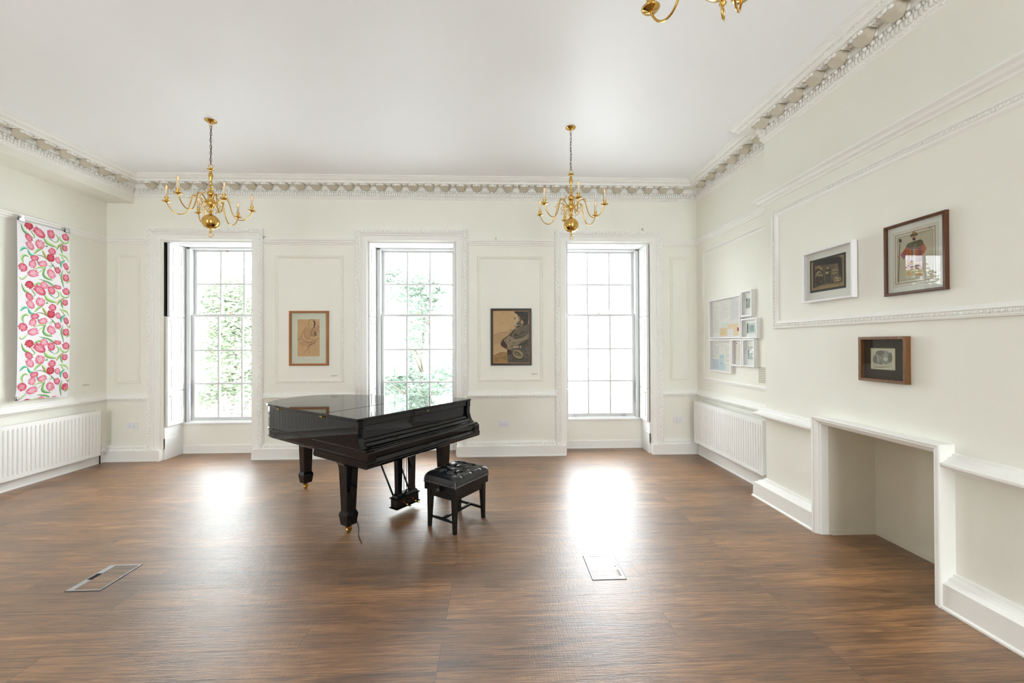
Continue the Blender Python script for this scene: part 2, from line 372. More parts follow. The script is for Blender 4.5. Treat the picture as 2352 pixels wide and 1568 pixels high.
# cornice
CP = [(0, 3.775), (.012, 3.78), (.02, 3.80), (.03, 3.808), (.03, 3.852), (.04, 3.858), (.04, 3.888), (.052, 3.892), (.055, 3.95), (.178, 3.95), (.18, 3.972),
      (.188, 3.975), (.193, 3.986), (.21, 3.992), (.222, 4.008), (.236, 4.014), (.238, 4.022), (.25, 4.024), (.25, 4.04), (0, 4.04)]
cpath = [(XB, YN), (XB, YB), (XR, YB), (XR, D), (XLB, D), (XLB, YN)]
mb = run(MB(), CP, cpath)
def cornice_seg(mb, p, q, s0, s1):
    """ornament on one straight run: p->q with room on the left; s0,s1 trims at the ends"""
    p, q = Vector(p), Vector(q); d = (q - p); L = d.length; d.normalize(); n = Vector((-d.y, d.x))
    M = Matrix(((d.x, n.x, 0), (d.y, n.y, 0), (0, 0, 1)))
    W = lambda t, h, z: (p.x + d.x * t + n.x * h, p.y + d.y * t + n.y * h, z)
    e0, e1 = min(s0, .05), min(s1, .05)
    # dentils
    k = int((L - .03 * 2) / .0315)
    for i in range(k):
        t = .03 + i * .0315
        if t < e0 + .02 or t > L - e1 - .02: continue
        c = [W(t + a, h, z) for z in (3.812, 3.85) for h in (.028, .052) for a in (0, .021)]
        mb.add(c, [(0, 2, 3, 1), (4, 5, 7, 6), (0, 1, 5, 4), (2, 6, 7, 3), (0, 4, 6, 2), (1, 3, 7, 5)])
    # eggs and darts
    t = e0 + .03
    while t < L - e1 - .02:
        mb.sph(W(t, .05, 3.872), (.020, .016, .018), M); mb.sph(W(t + .032, .046, 3.872), (.005, .014, .018), M); t += .064
    # beads under the dentils
    t = e0 + .02
    while t < L - e1:
        mb.sph(W(t, .018, 3.796), (.016, .008, .010), M @ Matrix.Rotation(.5, 3, 'Y')); t += .042
    # modillions: lobed scroll brackets
    nmod = max(1, int((L - s0 - s1) / .226)); st = (L - s0 - s1) / nmod
    for i in range(nmod):
        t = s0 + st * (i + .5)
        out = []
        for a in range(28):
            th = 2 * PI * a / 28
            r = 1 + .07 * math.cos(th * 7)
            out.append((t + .066 * r * math.copysign(abs(math.cos(th)) ** .75, math.cos(th)), .105 + .056 * r * math.copysign(abs(math.sin(th)) ** .8, math.sin(th))))
        rings = []
        for zz, sc_ in ((3.952, 1.08), (3.93, 1.1), (3.918, 1.0), (3.902, .86), (3.896, .6)):
            rings.append([W(t + (x - t) * sc_, .105 + (h - .105) * sc_, zz - (.02 * (.11 - h) / .06 if zz < 3.95 else 0)) for x, h in out])
        mb.loft(rings, 1, True, True)
        for s in (-1, 1):
            mb.sph(W(t + s * .036, .160, 3.934), (.022, .016, .014), M)
            mb.sph(W(t + st / 2 + s * .014, .14, 3.946), (.018, .012, .012), M @ Matrix.Rotation(.5 * s, 3, 'Z'))
            mb.sph(W(t + st / 2 + s * .026, .10, 3.946), (.007, .032, .008), M)
            mb.sph(W(t + s * .056, .062, 3.92), (.02, .014, .03), M)
        mb.sph(W(t, .166, 3.938), (.03, .01, .02), M); mb.sph(W(t + st / 2, .105, 3.948), (.014, .03, .009), M)
    # small leaf row on the upper cyma
    t = s0
    while t < L - s1 + .15:
        mb.sph(W(t, .198, 3.984), (.010, .008, .007), M); t += .03
for i in range(len(cpath) - 1):
    if i == 1: continue
    cornice_seg(mb, cpath[i], cpath[i + 1], .0 if i in (0,) else (.2 if i in (3, 4) else .06), .2 if i in (2, 3) else .0)
struct(mb, 'trim_1', [TRIM, paint('dusty_plaster', (.66, .60, .49, 1), .8, .2, .1, 30, .05)])

# picture rail
PR = [(0, 3.105), (.012, 3.11), (.016, 3.125), (.03, 3.135), (.036, 3.155), (.05, 3.165), (.052, 3.182), (.04, 3.192), (0, 3.195)]
PRB = [(0, 3.10), (.016, 3.105), (.02, 3.12), (.045, 3.13), (.055, 3.15), (.085, 3.162), (.088, 3.178), (.07, 3.185), (.065, 3.195), (0, 3.2)]
mb = MB(); run(mb, PRB, [(XB, YN), (XB, YB), (XR, YB)]); run(mb, PR, [(XR, YB), (XR, D), (ARCH[2][1], D)])
run(mb, PR, [(ARCH[2][0], D), (ARCH[1][1], D)]); run(mb, PR, [(ARCH[1][0], D), (ARCH[0][1], D)]); run(mb, PR, [(ARCH[0][0], D), (XL, D), (XL, YN)])
struct(mb, 'trim_2', TRIM)
# dado rail
CRT = [(0, .84), (.012, .845), (.016, .862), (.03, .866), (.05, .872), (.055, .885), (.05, .90), (.03, .905), (.028, .925), (.018, .93), (.016, .95), (0, .955)]
CRB = [(0, .835), (.014, .84), (.018, .862), (.04, .868), (.094, .88), (.1, .888), (.1, .902), (.075, .908), (.05, .925), (.045, .935), (.022, .94), (.02, .955), (0, .96)]
FY0, FY1 = 2.383, 3.403
mb = MB(); run(mb, CRB, [(XB, YN), (XB, FY0)]); run(mb, CRB, [(XB, FY1), (XB, YB), (XR, YB)]); run(mb, CRT, [(XR, YB), (XR, D), (ARCH[2][1], D)])
run(mb, CRT, [(ARCH[2][0], D), (ARCH[1][1], D)]); run(mb, CRT, [(ARCH[1][0], D), (ARCH[0][1], D)]); run(mb, CRT, [(ARCH[0][0], D), (XL, D), (XL, YN)])
RX = Matrix.Rotation(.6, 3, 'Y')
for a, b in ((XL, ARCH[0][0]), (ARCH[0][1], ARCH[1][0]), (ARCH[1][1], ARCH[2][0]), (ARCH[2][1], XR)):
    beads(mb, (a + .02, D - .012, .852), (b - .02, D - .012, .852), .034, (.013, .009, .009), RX)
    beads(mb, (a + .02, D - .054, .886), (b - .02, D - .054, .886), .03, (.015, .006, .010), RX)
beads(mb, (XR - .012, YB + .1, .852), (XR - .012, D - .02, .852), .034, (.009, .013, .009))
beads(mb, (XR - .054, YB + .1, .886), (XR - .054, D - .02, .886), .03, (.006, .011, .010))
struct(mb, 'trim_3', TRIM)
# skirting
SK = [(0, .0), (.088, 0), (.09, .012), (.078, .02), (.078, .155), (.066, .162), (.05, .175), (.04, .19), (.022, .2), (.018, .215), (0, .225)]
SKB = [(0, .0), (.1, 0), (.1, .012), (.09, .022), (.088, .155), (.07, .162), (.055, .172), (.045, .188), (.022, .195), (.018, .21), (0, .215)]
mb = MB(); run(mb, SKB, [(XB, YN), (XB, FY0)]); run(mb, SKB, [(XB, FY1), (XB, YB), (XR, YB)]); struct(mb, 'baseboard_right', TRIM)
SKA = [(0, 0), (.045, 0), (.045, .012), (.035, .02), (.032, .17), (.018, .185), (0, .19)]
mb = MB(); run(mb, SKA, [(XR, YB), (XR, D)]); struct(mb, 'baseboard_alcove', TRIM)
mb = MB(); run(mb, SKA, [(XL, D), (XL, YN)]); struct(mb, 'baseboard_left', TRIM)
mb = MB(); PL = [(0, 0), (.088, 0), (.09, .012), (.08, .02), (.08, .15), (.0, .158)]
for a, b, l, r in ((XL, OPEN[0][0], XL, ARCH[0][0]), (OPEN[0][1], OPEN[1][0], ARCH[0][1], ARCH[1][0]), (OPEN[1][1], OPEN[2][0], ARCH[1][1], ARCH[2][0]), (OPEN[2][1], XR, ARCH[2][1], XR)):
    run(mb, PL, [(b, D), (a, D)]); run(mb, [(0, .15), (.06, .15), (.05, .17), (.035, .185), (.02, .2), (.015, .215), (0, .22)], [(r, D), (l, D)])
    beads(mb, (l + .02, D - .048, .182), (r - .02, D - .048, .182), .04, (.020, .008, .010), RX)
RS = [(0, 0), (.018, 0), (.016, .012), (.012, .014), (.012, .12), (0, .125)]
for a, b in OPEN: run(mb, RS, [(b, YW), (a, YW)])
struct(mb, 'baseboard_back', TRIM)

# wall panel mouldings
PM = [(0, 0), (.004, .012), (.016, .018), (.026, .012), (.032, .016), (.042, .008), (.05, 0)]
mb = MB()
for u0, u1 in ((-5.467, -5.131), (-3.237, -2.251), (-.302, .674), (2.593, 2.875)):
    floop(mb, 'back', u0, u1, 1.095, 2.955, PM)
    for (a, b) in (((u0, 2.943), (u1, 2.943)), ((u0, 1.107), (u1, 1.107)), ((u0 + .012, 1.1), (u0 + .012, 2.95)), ((u1 - .012, 1.1), (u1 - .012, 2.95))):
        beads(mb, (a[0], D - .015, a[1]), (b[0], D - .015, b[1]), .028, (.009, .007, .009))
struct(mb, 'trim_4', WALL)
mb = MB()
def eggs(mb, pl, u0, u1, z0, z1, h, s, st):
    for (a, b) in (((u0, z1), (u1, z1)), ((u0, z0), (u1, z0))):
        A = F(pl, a[0], a[1], h); B = F(pl, b[0], b[1], h)
        L = (B - A).length; n = int(L / st); d = (B - A) / n
        for i in range(n):
            mb.sph(A + d * (i + .5), (s * .55, s, s * .9) if pl != 'back' else (s, s * .55, s * .9)); mb.sph(A + d * i, (s * .5, s * .28, s * 1.0))
    for u in (u0, u1):
        A = F(pl, u, z0, h); B = F(pl, u, z1, h); n = int((z1 - z0) / st); d = (B - A) / n
        for i in range(n):
            mb.sph(A + d * (i + .5), (s * .55, s * .9, s)); mb.sph(A + d * i, (s * .5, s * 1.0, s * .28))
PB = [(0, 0), (.004, .018), (.016, .022), (.022, .012), (.046, .014), (.052, .022), (.066, .016), (.078, .004), (.082, 0)]
floop(mb, 'breast', -4.006, -.55, 1.792, 3.005, PB); eggs(mb, 'breast', -4.006 + .034, -.584, 1.826, 2.971, .014, .0125, .033)
PA = [(0, 0), (.004, .012), (.014, .016), (.02, .008), (.036, .012), (.05, 0)]
floop(mb, 'alc', -5.745, -4.2, 1.105, 2.984, PA); eggs(mb, 'alc', -5.745 + .02, -4.22, 1.125, 2.964, .012, .009, .026)
struct(mb, 'trim_5', TRIM)

# fireplace surround and niche
mb = MB()
floop(mb, 'breast', -FY1, -FY0, 0, 1.013, [(0, 0), (0, .098), (.006, .104), (.014, .104), (.018, .098), (.030, .098), (.046, .086), (.048, .074), (.058, .07), (.066, .06), (.068, .0)], open_bottom=True)
struct(mb, 'trim_6', TRIM)
mb = MB(); t_ = .012
mb.box(NX - t_, NX, NY0, NY1, 0, NZ); mb.box(XB, NX - t_, NY1 - t_, NY1, 0, NZ); mb.box(XB, NX - t_, NY0, NY0 + t_, 0, NZ); mb.box(XB, NX - t_, NY0 + t_, NY1 - t_, NZ - t_, NZ)
mb.box(NX - t_ - .012, NX - t_, NY0 + t_, NY1 - t_, 0, .028); mb.box(XB + .02, NX - t_ - .012, NY1 - t_ - .012, NY1 - t_, 0, .028)
struct(mb, 'trim_7', NICHE)

# ------------------------------------------------------------------ windows
def shutter(par, face_x, sgn, y0, y1, z0, z1, gap=0):
    """one hinged shutter leaf against a reveal; sgn = direction into the opening"""
    mb = MB(); t = .034
    xa = face_x + sgn * gap; X = lambda h: xa + sgn * h
    mb.box(min(X(0), X(t)), max(X(0), X(t)), y0, y1, z0, z1)
    return mb, X(t)
def raised(mb, x, sgn, y0, y1, z0, z1):
    # sunk panel shown as a moulded frame with an inner field on the leaf's face
    for (a, b, c, d) in ((y0, y1, z0, z0 + .016), (y0, y1, z1 - .016, z1), (y0, y0 + .016, z0 + .016, z1 - .016), (y1 - .016, y1, z0 + .016, z1 - .016)):
        mb.box(min(x, x + sgn * .008), max(x, x + sgn * .008), a, b, c, d)
    mb.box(min(x, x + sgn * .004), max(x, x + sgn * .004), y0 + .045, y1 - .045, z0 + .045, z1 - .045)
GL = [(-4.644, -3.588), (-1.773, -.716), (1.085, 2.137)]
for wi, ((a, b), (A, B), (g0, g1)) in enumerate(zip(OPEN, ARCH, GL)):
    W = root('window_%d' % (wi + 1), ((a + b) / 2, YW, .44), kind='structure')
    # architrave
    mb = MB()
    prof = [(0, 0), (.0, .045), (.010, .055), (.05, .048), (.062, .03), (.072, .026), (.082, .034), (.09, .022), (.155, .022), (.162, .012), (.166, 0)]
    floop(mb, 'back', A, B, .155, ZA, prof, open_bottom=True)
    k = .166
    for u, s in ((A, 1), (B, -1)):
        n = int((ZA - .2) / .034)
        for i in range(n):
            z = .17 + (i + .5) * (ZA - .2) / n
            mb.sph((u + s * (.030 + .008 * (1 if i % 2 else -1)), D - .054, z), (.019, .010, .012), Matrix.Rotation(.7 * (1 if i % 2 else -1), 3, 'Y'))
            mb.sph((u + s * .077, D - .03, z), (.007, .006, .010))
    n = int((B - A) / .034)
    for i in range(n):
        u = A + (i + .5) * (B - A) / n
        mb.sph((u, D - .054, ZA - .030 + .008 * (1 if i % 2 else -1)), (.012, .010, .019), Matrix.Rotation(.7 * (1 if i % 2 else -1), 3, 'Y'))
        mb.sph((u, D - .03, ZA - .077), (.010, .006, .007))
    mb.build('architrave', TRIM, W)
    # soffit panel and reveals linings
    mb = MB(); mb.box(a, b, D + .02, YW, ZO - .02, ZO); mb.box(a + .12, b - .12, D + .10, YW - .08, ZO - .026, ZO - .02)
    mb.build('soffit', SHUT, W)
    # box frame
    f0, f1 = g0 - .104, g1 + .036
    if wi == 1: f0, f1 = g0 - .084, g1 + .036
    if wi == 2: f0, f1 = g0 - .036, g1 + .036
    f0 = g0 - .095; f1 = g1 + .095
    f0 = max(f0, a + .03); f1 = min(f1, b - .03)
    mb = MB()
    mb.bbox(f0, g0 - .045, YW - .012, YW + .16, .47, ZO); mb.bbox(g1 + .045, f1, YW - .012, YW + .16, .47, ZO)
    mb.bbox(f0, f1, YW - .012, YW + .16, 3.115, ZO - .02); mb.box(a, f0, YW, YW + .1, .44, ZO - .02); mb.box(f1, b, YW, YW + .1, .44, ZO - .02)
    mb.build('window_frame', SASH, W)
    mb = MB(); mb.bbox(a + .001, b - .001, YW - .035, YW + .2, .44, .475, .006); mb.bbox(a + .03, b - .03, YW + .0, YW + .2, .475, .492, .004)
    mb.build('window_sill', SHUT, W)
    zr = 2.098
    def sash(name, y, z0, z1, rows, topb, botb, st):
        mb = MB(); yy0, yy1 = y, y + .04; x0, x1 = g0 - st, g1 + st
        mb.box(x0, g0, yy0, yy1, z0, z1); mb.box(g1, x1, yy0, yy1, z0, z1)
        mb.box(g0, g1, yy0, yy1, z1 - topb, z1); mb.box(g0, g1, yy0, yy1, z0, z0 + botb)
        for k in (1, 2):
            x = g0 + (g1 - g0) * k / 3; mb.prism([(x - .012, yy0 + .006), (x + .012, yy0 + .006), (x + .008, yy1), (x - .008, yy1)], z0 + botb, z1 - topb)
        for r in rows: mb.box(g0, g1, yy0 + .0075, yy1 - .004, r - .012, r + .012)
        s = mb.build(name, SASH, W)
        mb = MB()
        mb.box(g0 - .004, g1 + .004, y + .024, y + .027, z0 + botb - .004, z1 - topb + .004)
        mb.build('glass_pane', PANE, s)
        return s
    up = sash('upper_sash', YW + .075, zr - .018, 3.125, [2.59], .035, .034, .04)
    lo = sash('lower_sash', YW + .025, .492, zr + .018, [1.565, 1.055], .034, .052, .044)
    mb = MB(); xm = (g0 + g1) / 2; mb.lathe([(.014, 0), (.014, .008), (.006, .012), (.006, .03), (.010, .036), (.0, .044)], (xm, YW + .045, zr + .018), 10); mb.build('sash_catch', BRASSD, lo)
    if wi == 2:
        for x in (g0 + .14, g1 - .14):
            mb = MB(); mb.box(x - .03, x + .03, YW + .012, YW + .026, .51, .522); mb.box(x - .03, x - .022, YW + .005, YW + .026, .505, .53); mb.box(x + .022, x + .03, YW + .005, YW + .026, .505, .53); mb.build('sash_lift', ALU, lo)
    if wi == 0:
        for x in (-4.165, -4.145):
            mb = MB(); mb.box(x - .003, x + .003, YW + .018, YW + .022, 3.07, 3.10); mb.build('red_marker', RED, W)
    # sash stop tubes at the sides of the lower sash
    for x in (g0 - .05, g1 + .05):
        mb = MB(); mb.box(x - .009, x + .009, YW - .02, YW + .02, .72, 1.06); mb.build('sash_spring_cover', ALU, W)
    # shutters on both reveals
    for sgn, xr in ((1, a), (-1, b)):
        lead = D + .012
        tiers = [(.475, .968), (.975, 2.058), (2.065, ZO - .025)]
        for ti, (z0, z1) in enumerate(tiers):
            y0 = lead
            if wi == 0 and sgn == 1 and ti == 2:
                y0 = D + .042; mb = MB(); mb.box(xr, xr + .004, D + .002, YW - .02, z0, z1); mb.build('shutter_gap_shade', DARK, W)  # dark sheet stands in for the shade inside the open shutter gap
            m2, xf = shutter(W, xr, sgn, y0, YW - .014, z0, z1, gap=.016)
            hh = (z1 - z0)
            if ti == 0: raised(m2, xf, sgn, y0 + .06, YW - .07, z0 + .07, z1 - .07)
            elif ti == 1: raised(m2, xf, sgn, y0 + .06, YW - .07, z0 + .06, z0 + .36); raised(m2, xf, sgn, y0 + .06, YW - .07, z0 + .46, z1 - .06)
            else: raised(m2, xf, sgn, y0 + .06, YW - .07, z0 + .07, z1 - .40); raised(m2, xf, sgn, y0 + .06, YW - .07, z1 - .31, z1 - .07)
            s = m2.build('shutter', SHUT, W)
            m3 = MB(); m3.lathe([(.008, 0), (.006, .004), (.004, .008), (.009, .014), (.007, .02), (0, .022)], (xf, y0 + .03, z1 - .06 if ti < 2 else z0 + .07), 8, axis=(sgn, 0, 0)); m3.build('shutter_knob', BRASSD if ti == 0 else ALU, s)
        mb = MB(); x1 = xr + sgn * .016
        mb.box(min(xr, x1), max(xr, x1), D + .0, YW, .15, .47); mb.box(min(xr, xr + sgn * .022), max(xr, xr + sgn * .022), D + .0, YW - .02, 0, .30)
        mb.build('reveal_panel', SHUT, W)

# ------------------------------------------------------------------ radiators
def radiator(par, pl_x, inward, y0, y1, z0, z1, proj):
    """convector panel; inward=+1 room is +X"""
    X = lambda h: pl_x + inward * h
    def bx(mb, h0, h1, ya, yb, za, zb): mb.box(min(X(h0), X(h1)), max(X(h0), X(h1)), ya, yb, za, zb)
    mb = MB(); n = int((y1 - y0 - .04) / .0445); pitch = (y1 - y0 - .04) / n; ys = []
    pr = []
    for i in range(n):
        y = y0 + .02 + i * pitch
        for f, h in ((0, -.012), (.16, -.012), (.26, -.001), (.36, .001), (.82, .001), (.92, -.001)): pr.append((y + f * pitch, h))
    pr.append((y1 - .02, -.012))
    rings = []
    for z, k in ((z0 + .035, 0), (z0 + .06, 1), (z1 - .07, 1), (z1 - .045, 0)):
        rings.append([(X(proj - .001 + h * k), y, z) for y, h in pr])
    mb.loft(rings, 0, False, False, closed=False)
    bx(mb, proj - .013, proj - .001, y0, y0 + .02, z0, z1); bx(mb, proj - .013, proj - .001, y1 - .02, y1, z0, z1)
    bx(mb, proj - .013, proj - .001, y0 + .02, y1 - .02, z0, z0 + .036); bx(mb, proj - .013, proj - .001, y0 + .02, y1 - .02, z1 - .046, z1)
    for p in mb.sm[:0]: pass
    mb.build('panel', RAD, par)
    mb = MB(); bx(mb, .03, proj - .013, y0 + .01, y1 - .01, z1 - .03, z1 - .02)
    for i in range(int((y1 - y0) / .03)):
        y = y0 + .015 + i * .03; bx(mb, .035, proj - .018, y, y + .018, z1 - .02, z1 - .004)
    mb.build('top_grille', RAD, par)
    for y in (y0, y1 - .006):
        mb = MB(); bx(mb, .028, proj - .013, y, y + .006, z0 + .01, z1); mb.build('side_panel', RAD, par)
    mb = MB(); bx(mb, .028, .04, y0 + .01, y1 - .01, z0, z1 - .04); mb.build('back_plate', RAD, par)
    for y in (y0 + .3, y1 - .3):
        mb = MB(); bx(mb, .0, .03, y - .02, y + .02, z0 + .1, z1 - .1); mb.build('mounting_bracket', RAD, par)
r = root('radiator', (XL, 4.6, .13), 'long white ribbed panel radiator on the wall below the tulip banner', 'radiator')
radiator(r, XL, 1, 3.4, 5.72, .128, .748, .105)
mb = MB(); mb.tube([(XL + .06, 5.755, 0), (XL + .06, 5.755, .20)], .008, 8); mb.tube([(XL + .06, 5.755, .17), (XL + .06, 5.715, .17)], .009, 8); mb.build('pipe', IRON, r)
mb = MB(); mb.lathe([(.012, 0), (.014, .02), (.014, .05), (.009, .055), (.009, .08), (.013, .085), (.013, .12), (.008, .125)], (XL + .06, 5.755, .12), 10); mb.build('valve', ALU, r)
r = root('radiator', (XR, 5.0, .2), 'white ribbed panel radiator in the alcove beside the chimney breast', 'radiator')
radiator(r, XR, -1, 4.25, 5.765, .2, .80, .13)
mb = MB(); mb.tube([(XR - .07, 5.79, 0), (XR - .07, 5.79, .26)], .008, 8); mb.tube([(XR - .07, 5.79, .24), (XR - .07, 5.75, .24)], .009, 8); mb.build('pipe', TRIM, r)

# ------------------------------------------------------------------ sockets and cards
def socket(u0, u1, z0, z1, label):
    r = root('wall_socket', ((u0 + u1) / 2, D, z0), label, 'socket', 'double wall sockets on the window wall')
    mb = MB(); M = Matrix.Identity(4); mb.bbox(u0, u1, D - .012, D, z0, z1, .003); mb.build('face_plate', PLASTIC, r)
    c = (u0 + u1) / 2; zc = z0 + (z1 - z0) * .36
    for s in (-1, 1):
        x = c + s * .032
        for q in ((x - .002, x + .002, zc + .012, zc + .020), (x - .013, x - .007, zc - .006, zc - .002), (x + .007, x + .013, zc - .006, zc - .002)):
            mb = MB(); mb.box(q[0], q[1], D - .0135, D - .011, q[2], q[3]); mb.build('pin_hole', DARK, r)
    for s in (-1, 1):
        mb = MB(); mb.box(c + s * .055 - .007, c + s * .055 + .007, D - .016, D - .011, zc + .008, zc + .03); mb.build('switch', RAD, r)
    mb = MB(); mb.bbox(c - .012, c + .012, D - .02, D - .01, z1 - .014, z1 - .002, .002); mb.build('neon_block', RAD, r)
socket(-5.318, -5.165, .45, .54, 'double white socket beside the radiator, under the narrow wall panel')
socket(.009, .160, .422, .508, 'double white socket low on the wall under the profile portrait')
socket(2.633, 2.788, .456, .546, 'double white socket between the bright right window and the corner')
def card(pl, u0, u1, z0, z1, label, lines=2):
    mb = MB(); wbox(mb, pl, u0, u1, z0, z1, 0, .002, 0)
    g = z1 - z0
    for i in range(lines):
        z = z1 - g * (i + .7) / (lines + .4); e = u1 - .004 - (0 if i < lines - 1 else (u1 - u0) * .4)
        u = u0 + .004
        while u < e:
            L = random.uniform(.006, .014); wbox(mb, pl, u, min(u + L, e), z, z + g * .28 / max(lines, 1), .002, .0026, 1); u += L + .003
    o = mb.build('caption_card', [CARDM, flat(150, 144, 132)]); tag(o, label, 'label')
card('back', -2.435, -2.333, 1.178, 1.204, 'tiny caption card below the oak framed sketch')
card('back', .497, .597, 1.182, 1.21, 'tiny caption card below the black framed portrait')
card('left', 5.584, 5.671, 1.095, 1.122, 'tiny caption card on the wall by the tulip banner')
card('alc', -4.50, -4.30, 1.185, 1.375, 'cream information card half hidden behind the chimney breast edge', 9)
for x, z, l in ((-.024, 3.19, 'small picture hook on the rail above the profile portrait'), (2.163, 3.345, 'small hook above the corner of the bright right window'), (-3.367, 3.195, 'small hook at the rail end by the foliage window')):
    mb = MB(); mb.tube([(x, D - .052, z + .015), (x, D - .058, z), (x, D - .06, z - .02), (x, D - .068, z - .026), (x, D - .074, z - .018)], .0025, 6); mb.tube([(x, D - .05, z + .012), (x, D - .0, z + .018)], .0025, 6); mb.tube([(x - .01, D - .055, z + .02), (x, D - .057, z + .006), (x + .01, D - .055, z + .02)], .0022, 6)
    tag(mb.build('picture_hook', IRON), l, 'hook')

# ------------------------------------------------------------------ drawings: 2D shapes laid on a sheet
class Sheet:
    """shapes in picture pixels mapped on a rectangle of a wall plane"""
    def __init__(s, pl, u0, u1, z0, z1, TL, TR, BL, BR, h):
        s.pl, s.u0, s.u1, s.z0, s.z1, s.h = pl, u0, u1, z0, z1, h; s.q = (TL, TR, BL, BR); s.mb = MB(); s.cols = []; s.n = 0
    def map(s, x, y):
        TL, TR, BL, BR = s.q
        a, b = 0.5, 0.5
        for _ in range(6):
            t = b; xl = TL[0] + (BL[0] - TL[0]) * t; xr = TR[0] + (BR[0] - TR[0]) * t; a = (x - xl) / (xr - xl)
            yt = TL[1] + (TR[1] - TL[1]) * a; yb = BL[1] + (BR[1] - BL[1]) * a; b = (y - yt) / (yb - yt)
        return min(max(a, 0), 1), min(max(b, 0), 1)
    def ci(s, c):
        if c not in s.cols: s.cols.append(c)
        return s.cols.index(c)
    def put(s, pts, c, ab=False):
        s.n += 1; h = s.h + .00004 * s.n
        P = [(p if ab else s.map(*p)) for p in pts]
        s.mb.poly([F(s.pl, s.u0 + (s.u1 - s.u0) * a, s.z1 - (s.z1 - s.z0) * b, h) for a, b in P], s.ci(c))
    def stroke(s, pts, wd, c, ab=False, asp=1.0, taper=True):
        P = [(p if ab else s.map(*p)) for p in pts]
        P = smooth2(P, 4); n = len(P); s.n += 1; h = s.h + .00004 * s.n; L = []; R = []
        W, Hh = abs(s.u1 - s.u0), abs(s.z1 - s.z0)
        for i in range(n):
            dx = (P[min(i + 1, n - 1)][0] - P[max(i - 1, 0)][0]) * W; dy = (P[min(i + 1, n - 1)][1] - P[max(i - 1, 0)][1]) * Hh
            l = math.hypot(dx, dy) or 1; k = wd / 2 * (math.sin(PI * min(1, (i + .35) / (n - .3))) ** .6 if taper else 1)
            k = max(k, wd * .12); cl = lambda q: min(max(q, 0), 1)
            L.append((cl(P[i][0] - dy / l * k / W), cl(P[i][1] + dx / l * k / Hh))); R.append((cl(P[i][0] + dy / l * k / W), cl(P[i][1] - dx / l * k / Hh)))
        vs = [F(s.pl, s.u0 + (s.u1 - s.u0) * a, s.z1 - (s.z1 - s.z0) * b, h) for a, b in L + R]
        s.mb.add(vs, [(i, i + 1, n + i + 1, n + i) for i in range(n - 1)], s.ci(c))
    def blob(s, x, y, rx, ry, c, ab=False, n=18, rot=0, jag=0):
        pts = []
        for i in range(n):
            t = 2 * PI * i / n; r = 1 + random.uniform(-jag, jag); px, py = rx * r * math.cos(t), ry * r * math.sin(t)
            pts.append((x + px * math.cos(rot) - py * math.sin(rot), y + px * math.sin(rot) + py * math.cos(rot)))
        s.put(pts, c, ab)
    def done(s, name, par): return s.mb.build(name, [flat(*c) for c in s.cols], par)
def smooth2(P, k):
    out = []; n = len(P)
    for i in range(n - 1):
        p0, p1, p2, p3 = P[max(i - 1, 0)], P[i], P[i + 1], P[min(i + 2, n - 1)]
        for j in range(k):
            t = j / k
            out.append(tuple(.5 * (2 * p1[d] + (p2[d] - p0[d]) * t + (2 * p0[d] - 5 * p1[d] + 4 * p2[d] - p3[d]) * t * t + (3 * p1[d] - p0[d] - 3 * p2[d] + p3[d]) * t ** 3) for d in (0, 1)))
    out.append(P[-1]); return out

def frame(name, pl, u0, u1, z0, z1, fw, depth, fmat, label, cat='picture', group=None, prof=None, off=.0, glass=True, gh=None, mat_c=None, mw=None):
    """a picture frame: frame, mount, glass; returns root"""
    c = F(pl, (u0 + u1) / 2, z0, off)
    r = root(name, c, label, cat, group)
    mb = MB(); prof = prof or [(0, off), (0, depth - .003), (.003, depth), (fw - .003, depth), (fw, depth - .004), (fw, off + .006)]
    floop(mb, pl, u0, u1, z0, z1, prof); mb.build('frame', fmat, r)
    mb = MB(); wbox(mb, pl, u0 + .002, u1 - .002, z0 + .002, z1 - .002, off, off + .006); mb.build('backing_board', EBONY if fmat is not WHITEF else WHITEF, r)
    gh = gh if gh is not None else depth - .008
    if mat_c is not None:
        mb = MB(); wbox(mb, pl, u0 + fw - .001, u1 - fw + .001, z0 + fw - .001, z1 - fw + .001, off + .006, off + .0085); mb.build('mount', flat(*mat_c), r)
    if glass:
        mb = MB(); mb.poly([F(pl, u0 + fw, z0 + fw, gh), F(pl, u1 - fw, z0 + fw, gh), F(pl, u1 - fw, z1 - fw, gh), F(pl, u0 + fw, z1 - fw, gh)]); mb.build('glass', PICGLASS, r)
    return r

